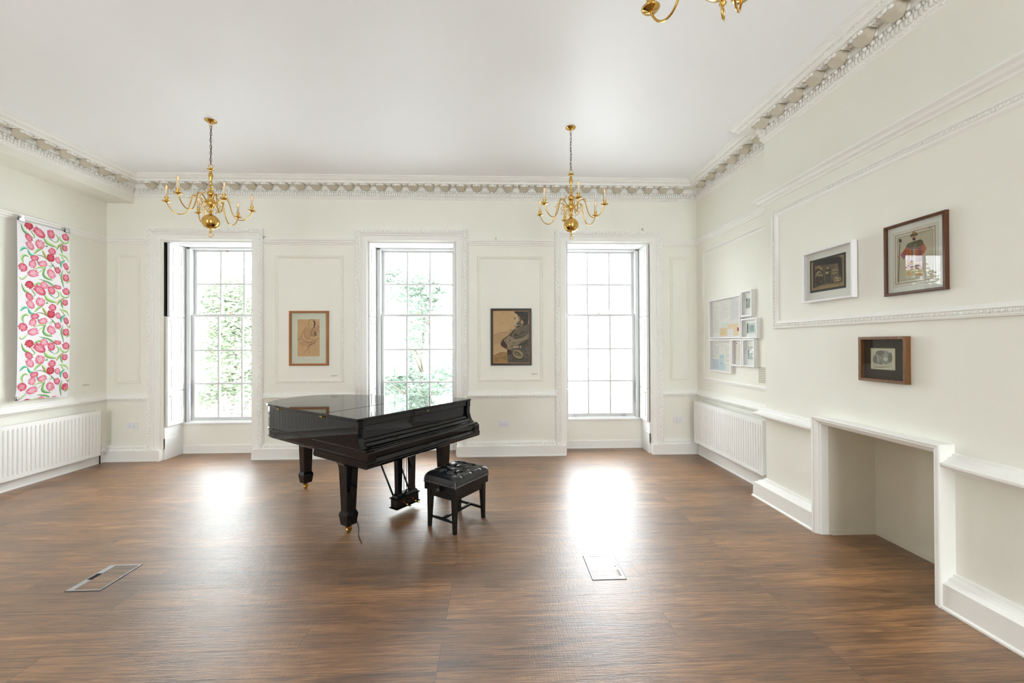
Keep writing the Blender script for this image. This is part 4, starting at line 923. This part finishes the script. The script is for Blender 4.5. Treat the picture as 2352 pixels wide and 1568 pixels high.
# ------------------------------------------------------------------ grand piano (local: x along the keys, y to the tail)
PIA = root('grand_piano', (-1.145, 3.28, 0), 'glossy black grand piano with closed lid standing on brass castors', 'piano', rz=math.radians(54.3), absolute=False)
LID = [(0, 0), (.002, .5), (.004, 1.0), (.008, 1.42), (.02, 1.52), (.045, 1.60), (.1, 1.68), (.185, 1.745), (.28, 1.795), (.40, 1.835), (.50, 1.845), (.60, 1.83), (.72, 1.775), (.84, 1.67), (.93, 1.53), (1.0, 1.38), (1.06, 1.22), (1.12, 1.05),
       (1.20, .90), (1.29, .77), (1.37, .65), (1.42, .53), (1.44, .42), (1.445, .2), (1.445, 0)]
def inset(P, d):
    n = len(P); out = []
    for i in range(n):
        a, b, c = Vector(P[i - 1]), Vector(P[i]), Vector(P[(i + 1) % n]); e1 = (b - a).normalized(); e2 = (c - b).normalized()
        n1 = Vector((e1.y, -e1.x)); n2 = Vector((e2.y, -e2.x)); m = (n1 + n2) / (1 + n1.dot(n2)); out.append((b.x + m.x * d, b.y + m.y * d))
    return out
def slab(mb, P, z0, z1, b=.005):
    q = inset(P, b); mb.loft([[(x, y, z0) for x, y in q], [(x, y, z0 + b) for x, y in P], [(x, y, z1 - b) for x, y in P], [(x, y, z1) for x, y in q]], 0, True, False)
yh = .503
tail = [(.002, yh + .006)] + LID[2:21] + [(1.428, yh + .006)]
frontl = [(0, 0), (.002, yh), (1.43, yh), (1.44, .42), (1.445, .2), (1.445, 0)]
mb = MB(); slab(mb, tail, 1.018, 1.04); lid = mb.build('lid', BLACK, PIA)
mb = MB(); slab(mb, frontl, 1.018, 1.04); fl = mb.build('front_lid', BLACK, PIA)
mb = MB(); mb.box(0.004, 1.428, yh + .0005, yh + .0055, 1.02, 1.034); mb.build('hinge', IRON, lid)
# rim
CASE = inset(LID, .018)
rim = [p for p in CASE]; rim[0] = (.018, .03); rim[-1] = (1.427, .03)
mb = MB(); mb.prism(rim, .705, 1.0175); case = mb.build('case', BLACK, PIA)
mb = MB(); band = [p for p in inset(LID, .008)]; band[0] = (.008, -.10); band[-1] = (1.437, -.10)
slab(mb, band, .776, .794, .006); band2 = [p for p in inset(LID, .012)]; band2[0] = (.012, -.10); band2[-1] = (1.433, -.10)
slab(mb, band2, .700, .722, .006)
mb.build('rim_moulding', BLACK, PIA)
# cheeks and arms
ck = [(.06, 1.0175), (.0, 1.0175), (.0, .96), (.006, .955), (.006, .885), (.0, .875), (-.006, .855), (-.012, .835), (-.03, .81), (-.055, .79), (-.085, .777), (-.105, .772), (-.115, .765), (-.118, .75), (-.118, .70), (-.11, .69), (.06, .69)]
def side(mb, prof, x0, x1): mb.loft([[(x0, y, z) for y, z in prof], [(x1, y, z) for y, z in prof]], 0, True, False)
for s, x0, x1 in ((0, .012, .062), (1, 1.383, 1.433)):
    mb = MB(); side(mb, ck, x0, x1); mb.build('cheek', BLACK, PIA)
low = [(.05, .80), (-.04, .80), (-.075, .785), (-.112, .779), (-.122, .77), (-.124, .69), (.05, .69)]
for x0, x1 in ((.010, .092), (1.353, 1.435)):
    mb = MB(); side(mb, low, x0, x1); mb.build('key_block', BLACK, PIA)
# fallboard, keyslip, keybed
mb = MB(); side(mb, [(.05, 1.0175), (.012, 1.0175), (.012, .972), (.02, .966), (.05, .966)], .062, 1.383); mb.build('front_rail', BLACK, PIA)
mb = MB(); side(mb, [(.07, .965), (.04, .965), (.036, .955), (.03, .862), (.012, .858), (.004, .848), (-.002, .836), (-.022, .83), (-.032, .82), (-.034, .808), (.07, .80)], .062, 1.383)
fb = mb.build('fallboard', BLACK, PIA)
mb = MB(); mb.lathe([(.009, 0), (.009, .003), (.004, .004)], (.80, .0115, .995), 14, axis=(0, -1, 0)); mb.build('lock', BRASS, PIA)
mb = MB(); side(mb, [(.06, .808), (-.045, .806), (-.056, .80), (-.062, .79), (-.10, .782), (-.112, .776), (-.116, .768), (-.116, .742), (-.104, .738), (-.104, .728), (-.116, .722), (-.118, .70), (.06, .70)], .092, 1.353); mb.build('key_slip', BLACK, PIA)
kb = [(.64, .705), (-.118, .705), (-.124, .70), (-.128, .69), (-.124, .68), (-.126, .67), (-.122, .655), (-.112, .648), (.63, .648), (.645, .655), (.65, .67), (.645, .685)]
mb = MB(); side(mb, kb, .004, 1.441); mb.build('key_bed', BLACK, PIA)
mb = MB(); P_ = inset(LID, .12); P_[0] = (.12, .6); P_[-1] = (1.32, .6); mb.prism(P_, .68, .7); mb.build('underside_frame', BLACKM, PIA)
# legs
def leg_piano(x, y, brk):
    mb = MB()
    sq = lambda s, z: [(x - s, y - s, z), (x + s, y - s, z), (x + s, y + s, z), (x - s, y + s, z)]
    top = .65 if brk else .70
    mb.loft([sq(.046, .075), sq(.058, .165), sq(.056, .172), sq(.044, .20), sq(.058, top - .05), sq(.060, top)], 0, True)
    if brk:
        n = 8; pr = [(y + .058, top - .11)]
        for i in range(n + 1):
            t = i / n * PI / 2; pr.append((y + .058 + .012 + .16 * (1 - math.cos(t)), top - .09 + .085 * math.sin(t)))
        pr += [(y + .235, top), (y + .05, top)]
        side(mb, pr, x - .05, x + .05)
        for s in (-1, 1):
            pr = [(x + s * .055, top - .05), (x + s * .07, top - .045), (x + s * .085, top - .02), (x + s * .1, top), (x + s * .05, top)]
            mb.loft([[(a, y - .05, z) for a, z in pr], [(a, y + .05, z) for a, z in pr]], 0, True)
    L = mb.build('leg', BLACK, PIA)
    mb = MB(); mb.lathe([(.022, .075), (.022, .068), (.012, .064), (.012, .05)], (x, y, 0), 14)
    for s in (-1, 1): mb.box(x - .018, x + .020, y + s * .016 - .003, y + s * .016 + .003, .022, .056)
    mb.box(x - .016, x + .016, y - .017, y + .017, .05, .056); mb.lathe([(.008, -.014), (.024, -.012), (.026, 0), (.024, .012), (.008, .014)], (x, y, .026), 18, axis=(0, 1, 0))
    mb.build('caster', BRASS, L)
leg_piano(.125, .30, True); leg_piano(1.315, .30, True); leg_piano(.50, 1.665, False)
# lyre
lx, ly = .72, .25
LY = MB()
LY.bbox(lx - .15, lx + .15, ly - .055, ly + .06, .055, .07, .004); LY.bbox(lx - .138, lx + .138, ly - .045, ly + .05, .07, .148, .003); LY.bbox(lx - .15, lx + .15, ly - .055, ly + .06, .148, .16, .004)
LY.loft([[(lx - s, ly - t, z), (lx + s, ly - t, z), (lx + s, ly + t, z), (lx - s, ly + t, z)] for s, t, z in ((.135, .042, .16), (.125, .034, .18), (.118, .032, .188))], 0, True)
LYo = LY.build('pedal_lyre', BLACK, PIA)
for s in (-1, 1):
    mb = MB(); mb.loft([[(lx + s * .085 - w_, ly - w_, z), (lx + s * .085 + w_, ly - w_, z), (lx + s * .085 + w_, ly + w_, z), (lx + s * .085 - w_, ly + w_, z)] for w_, z in ((.026, .186), (.026, .20), (.024, .22), (.030, .60), (.032, .648))], 0, True)
    mb.build('post', BLACK, LYo)
    mb = MB(); mb.tube([(lx + s * .10, ly + .05, .15), (lx + s * .12, ly + .36, .66)], .009, 8); mb.build('brace_rod', BLACKM, LYo)
    mb = MB(); mb.tube([(lx + s * .016, ly, .19), (lx + s * .016, ly, .65)], .003, 6); mb.build('pedal_rod', IRON, LYo)
    px = lx + s * .055
    mb = MB(); mb.tube([(px, ly - .04, .10), (px, ly - .075, .10), (px, ly - .10, .092)], [.007, .006, .006], 8); mb.sph((px, ly - .12, .09), (.014, .028, .006), None, SPH_MD); mb.build('pedal', BRASS, LYo)
    mb = MB(); mb.box(px - .008, px + .008, ly - .048, ly - .044, .104, .114); mb.build('felt', RED, LYo)
# lid prop hooks on the spine
for yy in (1.28, .53):
    mb = MB(); mb.box(.004, .018, yy - .022, yy + .018, 1.008, 1.017); mb.box(.002, .012, yy - .024, yy - .018, .995, 1.017); mb.build('lid_hook', BRASS, PIA)

# ------------------------------------------------------------------ bench (same turn as the piano)
th = math.radians(54.3); ux, uy = math.cos(th), math.sin(th)
def pl_(x, y): return (-1.145 + x * ux - y * uy, 3.28 + x * uy + y * ux, 0)
BEN = root('piano_bench', pl_(.81, -.355), 'black buttoned leather piano bench in front of the piano', 'bench', rz=th, absolute=False)
bxh, byh = .232, .188
mb = MB(); mb.bbox(-bxh, bxh, -byh, byh, .34, .412, .003); mb.bbox(-bxh + .02, bxh - .02, -byh + .025, byh - .025, .285, .34, .003); mb.build('frame', BLACKM, BEN)
# cushion
NXc, NYc = 46, 36
btn = [(-.116, -.05), (0, -.05), (.116, -.05), (-.116, .06), (0, .06), (.116, .06)]
btn = [(-.14, .0), (-.045, -.055), (.05, .0), (.145, -.05), (-.045, .07), (.145, .06)]
btn = [(-.135, -.055), (.0, -.055), (.135, -.055), (-.135, .055), (.0, .055), (.135, .055)]
def cush(i, j):
    a = i / NXc * 2 - 1; b = j / NYc * 2 - 1
    X = (bxh + .006) * math.copysign(1 - (1 - abs(a)) ** 1.25, a) if a else 0; Y = (byh + .006) * math.copysign(1 - (1 - abs(b)) ** 1.25, b) if b else 0
    ex = 1 - abs(a) ** 7; ey = 1 - abs(b) ** 7
    z = .415 + .088 * (max(ex, 0) ** .42) * (max(ey, 0) ** .42)
    if abs(a) == 1 or abs(b) == 1: z = .405
    dimp = 0
    for bx_, by_ in btn:
        d = math.hypot(X - bx_, Y - by_); dimp += .030 * math.exp(-(d / .022) ** 2)
    # creases joining the buttons
    for bx_ in (-.135, 0, .135):
        dimp += .010 * math.exp(-((X - bx_) / .008) ** 2) * (1 if abs(Y) < byh * .97 else .4)
    for by_ in (-.055, .055):
        dimp += .006 * math.exp(-((Y - by_) / .008) ** 2) * (1 if abs(X) < .15 else .0)
    k = 1.0 if (abs(a) < .97 and abs(b) < .97) else 0
    return (X, Y, z - dimp * k)
mb = MB(); vs = [cush(i, j) for j in range(NYc + 1) for i in range(NXc + 1)]
fs = [(j * (NXc + 1) + i, j * (NXc + 1) + i + 1, (j + 1) * (NXc + 1) + i + 1, (j + 1) * (NXc + 1) + i) for j in range(NYc) for i in range(NXc)]
mb.add(vs, fs, 0, True); mb.box(-bxh - .002, bxh + .002, -byh - .002, byh + .002, .404, .414)
cu = mb.build('seat_cushion', LEATHER, BEN)
for bx_, by_ in btn:
    mb = MB(); mb.sph((bx_, by_, .468), (.010, .010, .006), None, SPH_MD); mb.build('button', LEATHER, cu)
mb = MB()
for i in range(24):
    x = -bxh + .012 + i * (2 * bxh - .024) / 23
    for s in (-1, 1): mb.sph((x, s * (byh + .0075), .417), .0042)
for i in range(19):
    y = -byh + .012 + i * (2 * byh - .024) / 18
    for s in (-1, 1): mb.sph((s * (bxh + .0075), y, .417), .0042)
mb.build('nail_trim', STEEL, cu)
for sx in (-1, 1):
    for s_ in (-1, 1):
        mb = MB(); X0, Y0 = sx * .195, s_ * .145
        mb.loft([[(X0 + sx * o - w_, Y0 + s_ * o - w_, z), (X0 + sx * o + w_, Y0 + s_ * o - w_, z), (X0 + sx * o + w_, Y0 + s_ * o + w_, z), (X0 + sx * o - w_, Y0 + s_ * o + w_, z)] for w_, o, z in ((.014, .006, 0), (.017, .003, .12), (.022, 0, .285), (.022, 0, .34))], 0, True)
        mb.build('leg', BLACKM, BEN)
mb = MB()
for sx in (-1, 1): mb.bbox(sx * .197 - .009, sx * .197 + .009, -.135, .135, .085, .107, .002)
mb.bbox(-.19, .19, -.011, .011, .087, .107, .002); mb.build('stretcher', BLACKM, BEN)
for s in (-1, 1):
    mb = MB(); mb.lathe([(.012, 0), (.012, .018), (.026, .02), (.030, .03), (.028, .045), (.016, .05), (.0, .051)], (s * bxh, -.01, .372), 18, axis=(s, 0, 0)); mb.build('height_knob', BLACKM, BEN)

# cable
mb = MB(); mb.tube(smooth2([(-1.36, 3.86), (-1.335, 3.80), (-1.29, 3.72), (-1.243, 3.611), (-1.20, 3.48), (-1.134, 3.358)], 5) and [(x, y, .004) for x, y in smooth2([(-1.36, 3.86), (-1.335, 3.80), (-1.29, 3.72), (-1.243, 3.611), (-1.20, 3.48), (-1.134, 3.358)], 5)], .003, 6)
tag(mb.build('floor_cable', RUBBER), 'thin dark cable curling on the floor beside the front piano leg', 'cable')

# ------------------------------------------------------------------ floor boxes
def floor_box(x0, x1, y0, y1, side_, label, worn):
    r = root('floor_box', ((x0 + x1) / 2, (y0 + y1) / 2, 0), label, 'floor box', 'hatches set in the floor boards')
    mb = MB(); t = .010; z = .0035
    for a in ((x0, x1, y0, y0 + t), (x0, x1, y1 - t, y1), (x0, x0 + t, y0 + t, y1 - t), (x1 - t, x1, y0 + t, y1 - t)): mb.box(*a, 0.0005, z)
    mb.build('rim', ALU, r)
    mb = MB(); g = .005
    for a in ((x0 - g, x1 + g, y0 - g, y0), (x0 - g, x1 + g, y1, y1 + g), (x0 - g, x0, y0, y1), (x1, x1 + g, y0, y1)): mb.box(*a, 0.0003, .0012)
    for a in ((x0 + t, x1 - t, y0 + t, y0 + t + .003), (x0 + t, x0 + t + .003, y0 + t, y1 - t), (x1 - t - .003, x1 - t, y0 + t, y1 - t)): mb.box(*a, 0.0003, .0026)
    mb.build('edge_gap', RUBBER, r)
    hs = .034
    h0, h1 = (x0 + t, x0 + t + hs) if side_ < 0 else (x1 - t - hs, x1 - t)
    f0, f1 = (h1, x1 - t) if side_ < 0 else (x0 + t, h0)
    mb = MB(); mb.box(f0 + .002, f1 - .002, y0 + t + .002, y1 - t - .002, .0005, .0022); mb.build('wood_insert', FLOORM, r)
    mb = MB(); ym = (y0 + y1) / 2
    for a, b in ((y0 + t, ym - .03), (ym + .05, y1 - t)):
        mb = MB(); mb.box(h0, h1, a, b, .0005, .003); mb.build('cover_strip', ALU, r)
    mb = MB(); mb.box(h0, h1, ym - .03, ym + .05, .0004, .0012); mb.build('cable_slot', DARK if not worn else ALU, r)
    if worn:
        mb = MB(); mb.box(h0 + .004, h1 - .006, ym - .12, ym - .04, .003, .0034); mb.box(h0 + .008, h0 + .02, ym + .0, ym + .012, .0012, .0036); mb.build('scuff_mark', IRON, r)
floor_box(-2.905, -2.678, 2.785, 3.10, -1, 'metal rimmed floor hatch with a dark slot, nearer the tulip banner', False)
floor_box(.657, .891, 2.768, 3.08, 1, 'shiny metal rimmed floor hatch in the bright patch of floor', True)

# ------------------------------------------------------------------ chandeliers
def make_chandelier():
    R = root('chandelier', (0, 0, ZC), absolute=False)
    Z = lambda z: z - ZC
    mb = MB(); mb.lathe([(.0, 0), (.056, 0), (.056, -.006), (.044, -.010), (.038, -.018), (.02, -.022), (.010, -.026), (.008, -.034), (0, -.036)], n=28); mb.build('canopy', BRASS, R)
    def ring(mb, c, r, t, axis='x', sq=1.0, n=18):
        P = []
        for i in range(n):
            a = 2 * PI * i / n; q = (r * math.cos(a), r * sq * math.sin(a)); P.append((c[0], c[1] + q[0], c[2] + q[1]) if axis == 'x' else (c[0] + q[0], c[1], c[2] + q[1]))
        mb.tube(P, t, 6, closed=True)
    mb = MB(); ring(mb, (0, 0, Z(3.994)), .016, .0025, 'y'); mb.build('hook_ring', BRASS, R)
    mb = MB(); z = 3.966; i = 0
    while z > 3.575:
        ring(mb, (0, 0, Z(z)), .0085, .0022, 'x' if i % 2 else 'y', 2.4, 14); z -= .0345; i += 1
    mb.build('chain', IRON, R)
    mb = MB(); mb.tube([(.006 * math.sin(k * 1.1), .006 * math.cos(k * 1.3), Z(3.99 - k * .0355)) for k in range(13)], .0026, 6); mb.build('cable', IRON, R)
    mb = MB(); ring(mb, (0, 0, Z(3.553)), .021, .0033, 'y'); mb.build('top_ring', BRASS, R)
    st = [(.003, 3.536), (.007, 3.532), (.008, 3.526), (.030, 3.524), (.034, 3.518), (.020, 3.512), (.012, 3.506), (.014, 3.499), (.009, 3.492), (.012, 3.486), (.018, 3.474), (.0215, 3.458), (.019, 3.435), (.013, 3.41), (.009, 3.39), (.0075, 3.378), (.011, 3.374), (.011, 3.368), (.008, 3.362),
          (.009, 3.352), (.018, 3.343), (.018, 3.338), (.008, 3.33), (.008, 3.322), (.022, 3.314), (.023, 3.308), (.011, 3.30), (.014, 3.29), (.030, 3.278), (.036, 3.262), (.034, 3.244), (.020, 3.228), (.012, 3.22), (.014, 3.212), (.026, 3.206), (.024, 3.198), (.020, 3.19), (.034, 3.182), (.040, 3.168), (.038, 3.146), (.026, 3.125),
          (.018, 3.108), (.010, 3.09), (.010, 3.078), (.024, 3.068), (.024, 3.062), (.010, 3.052), (.012, 3.042), (.025, 3.036)]
    mb = MB(); mb.lathe([(r, Z(z)) for r, z in st], n=24); mb.build('stem', BRASS, R)
    mb = MB(); mb.sph((0, 0, Z(2.957)), (.0815, .0815, .078), None, SPH_HI); mb.lathe([(.008, Z(2.882)), (.012, Z(2.876)), (.007, Z(2.868)), (.009, Z(2.858)), (.013, Z(2.850)), (.006, Z(2.842)), (.003, Z(2.838))], n=14); ball = mb.build('ball', BRASS, R)
    mb = MB(); ring(mb, (0, 0, Z(2.818)), .022, .003, 'y'); mb.build('bottom_ring', BRASS, R)
    path = [(.03, 3.165), (.055, 3.168), (.074, 3.188), (.098, 3.212), (.126, 3.220), (.15, 3.205), (.166, 3.17), (.178, 3.12), (.196, 3.062), (.222, 3.022), (.255, 3.006), (.292, 3.012), (.326, 3.036), (.352, 3.072), (.366, 3.1), (.372, 3.13)]
    path = smooth2(path, 3)
    mb = MB(); mb.tube([(r, 0, Z(z)) for r, z in path], .0052, 8)
    # scrolls and leaf spurs on the arm
    def scroll(pts, r=.0036): mb.tube([(a, 0, Z(b)) for a, b in smooth2(pts, 4)], r, 6)
    scroll([(.10, 3.21), (.088, 3.235), (.07, 3.246), (.066, 3.262), (.078, 3.268), (.084, 3.258)]); scroll([(.06, 3.17), (.075, 3.14), (.10, 3.135), (.118, 3.15), (.112, 3.168), (.098, 3.162)]); scroll([(.10, 3.135), (.115, 3.11), (.105, 3.088), (.09, 3.092), (.094, 3.104)], .003)
    scroll([(.152, 3.205), (.172, 3.192), (.192, 3.188)], .003); scroll([(.13, 3.22), (.15, 3.222), (.166, 3.21)], .0045); scroll([(.05, 3.12), (.07, 3.10), (.075, 3.075), (.062, 3.066), (.055, 3.076)], .003)
    mb.sph((.045, 0, Z(3.166)), (.016, .009, .009), None, SPH_MD)
    arm = mb.build('arm', BRASS, R)
    xr = .372
    mb = MB(); mb.lathe([(.006, Z(3.112)), (.014, Z(3.114)), (.018, Z(3.118)), (.034, Z(3.121)), (.040, Z(3.128)), (.038, Z(3.1285)), (.02, Z(3.124)), (.006, Z(3.124))], (xr, 0, 0), 20); mb.build('drip_pan', BRASS, arm)
    mb = MB(); mb.lathe([(.007, Z(3.124)), (.012, Z(3.128)), (.009, Z(3.134)), (.012, Z(3.140)), (.017, Z(3.150)), (.018, Z(3.160)), (.014, Z(3.166)), (.018, Z(3.170)), (.018, Z(3.173)), (.013, Z(3.174))], (xr, 0, 0), 16); mb.build('candle_cup', BRASS, arm)
    mb = MB(); mb.lathe([(.0135, Z(3.172)), (.0135, Z(3.243)), (.0125, Z(3.245)), (.0, Z(3.245))], (xr, 0, 0), 16); mb.build('candle_sleeve', CREAM, arm)
    mb = MB(); mb.lathe([(.008, Z(3.245)), (.011, Z(3.252)), (.0145, Z(3.266)), (.0140, Z(3.280)), (.009, Z(3.296)), (.004, Z(3.306)), (.0008, Z(3.312))], (xr, 0, 0), 14); bulb = mb.build('bulb', BULBGLASS, arm)
    mb = MB(); mb.lathe([(.003, Z(3.246)), (.0065, Z(3.258)), (.0085, Z(3.27)), (.006, Z(3.285)), (.001, Z(3.292))], (xr, 0, 0), 10); mb.build('filament', FILAMENT, arm)
    for k in range(1, 6):
        c = copy_tree(arm, R); c.rotation_euler = (0, 0, k * PI / 3)
    return R
G = 'six-armed brass chandeliers'
ch = make_chandelier()
for i, (x, y, a, l) in enumerate(((-3.05, 4.345, 22, 'brass six-armed chandelier hanging on the tulip banner side'), (.814, 4.37, 31, 'brass six-armed chandelier hanging before the bright right window'), (.80, 1.376, 49, 'brass chandelier overhead near the viewer, only its lower arms showing'))):
    o = ch if i == 0 else copy_tree(ch)
    o.location = (x, y, ZC); o.rotation_euler = (0, 0, math.radians(a)); tag(o, l, 'chandelier', G)

# ------------------------------------------------------------------ outside
GRD = paint('pale_paving', (.62, .62, .61, 1), .8, .2, .05, 4, .03)
mb = MB(); mb.box(-60, 60, 6.9, 90, -4.2, -4.0); o = struct(mb, 'ground', GRD)
LEAF = paint('leaf_green', (.34, .39, .28, 1), .55, .3, 0, 2, .06); LEAF2 = paint('leaf_blue_green', (.32, .39, .32, 1), .55, .3, 0, 2, .06); BARK = paint('bark', (.24, .21, .17, 1), .8, .2, .3, 8, .08)
for m_ in (LEAF, LEAF2):
    nt = m_.node_tree; p_ = nt.nodes['Principled BSDF']; tr = nt.nodes.new('ShaderNodeBsdfTranslucent'); mi = nt.nodes.new('ShaderNodeMixShader'); mi.inputs[0].default_value = .5
    nt.links.new(p_.inputs['Base Color'].links[0].from_socket, tr.inputs[0]); nt.links.new(p_.outputs[0], mi.inputs[1]); nt.links.new(tr.outputs[0], mi.inputs[2]); nt.links.new(mi.outputs[0], nt.nodes['Material Output'].inputs[0])
def tree_mesh(seed, n, mat):
    rnd = random.Random(seed); R = root('broadleaf_tree', (0, 0, 0), absolute=False)
    mb = MB(); mb.tube([(0, 0, 0), (.1, .05, 2), (.0, .1, 4), (.1, 0, 6.5)], [.13, .10, .07, .03], 10)
    cl = []
    for i in range(40):
        a = rnd.uniform(0, 2 * PI); r = rnd.uniform(.4, 2.6); z = rnd.uniform(2.2, 8.2); k = 1 - max(0, z - 5.5) / 4
        p = (r * k * math.cos(a), r * k * math.sin(a), z); cl.append((p, rnd.uniform(.6, 1.05)))
        mb.tube([(0, 0, max(1.6, z - 1.6)), (p[0] * .5, p[1] * .5, z - .7), p], [.03, .02, .008], 6)
    mb.build('trunk', BARK, R)
    mb = MB()
    for p, s in cl:
        for j in range(n // 40):
            d = Vector((rnd.gauss(0, 1), rnd.gauss(0, 1), rnd.gauss(0, .8))); d = d / max(d.length, .01) * s * rnd.random() ** .4
            c = Vector(p) + d; M = Matrix.Rotation(rnd.uniform(0, 6.28), 3, 'Z') @ Matrix.Rotation(rnd.uniform(-.9, .9), 3, 'X') @ Matrix.Rotation(rnd.uniform(-.6, .6), 3, 'Y'); L = rnd.uniform(.07, .12)
            q = [Vector((-L, 0, 0)), Vector((0, -L * .5, .01)), Vector((L, 0, 0)), Vector((0, L * .5, .01))]
            mb.poly([c + M @ v for v in q])
    mb.build('foliage', mat, R); return R
t1 = tree_mesh(3, 17000, LEAF); t2 = tree_mesh(8, 17000, LEAF2)
spots = [(t1, -8.8, 13.6, .95, 'pale green tree outside the window nearest the tulip banner'), (t2, -2.5, 13.4, .95, 'bushy tree outside the middle window above the piano'),
         (t2, -5.7, 21.5, 1.15, 'taller tree farther off, between the banner-side and middle windows'), (t1, -15.8, 14.5, 1.0, 'broad tree at the far side of the banner-side window')]
used = set()
for src, x, y, s, l in spots:
    o = src if src.name not in used else copy_tree(src)
    used.add(src.name); o.location = (x, y, -4.0); o.scale = (s, s, s); o.rotation_euler = (0, 0, random.uniform(0, 6)); tag(o, l, 'tree', 'trees outside the windows')

for o in bpy.data.objects:
    if '_abs' in o: del o['_abs']
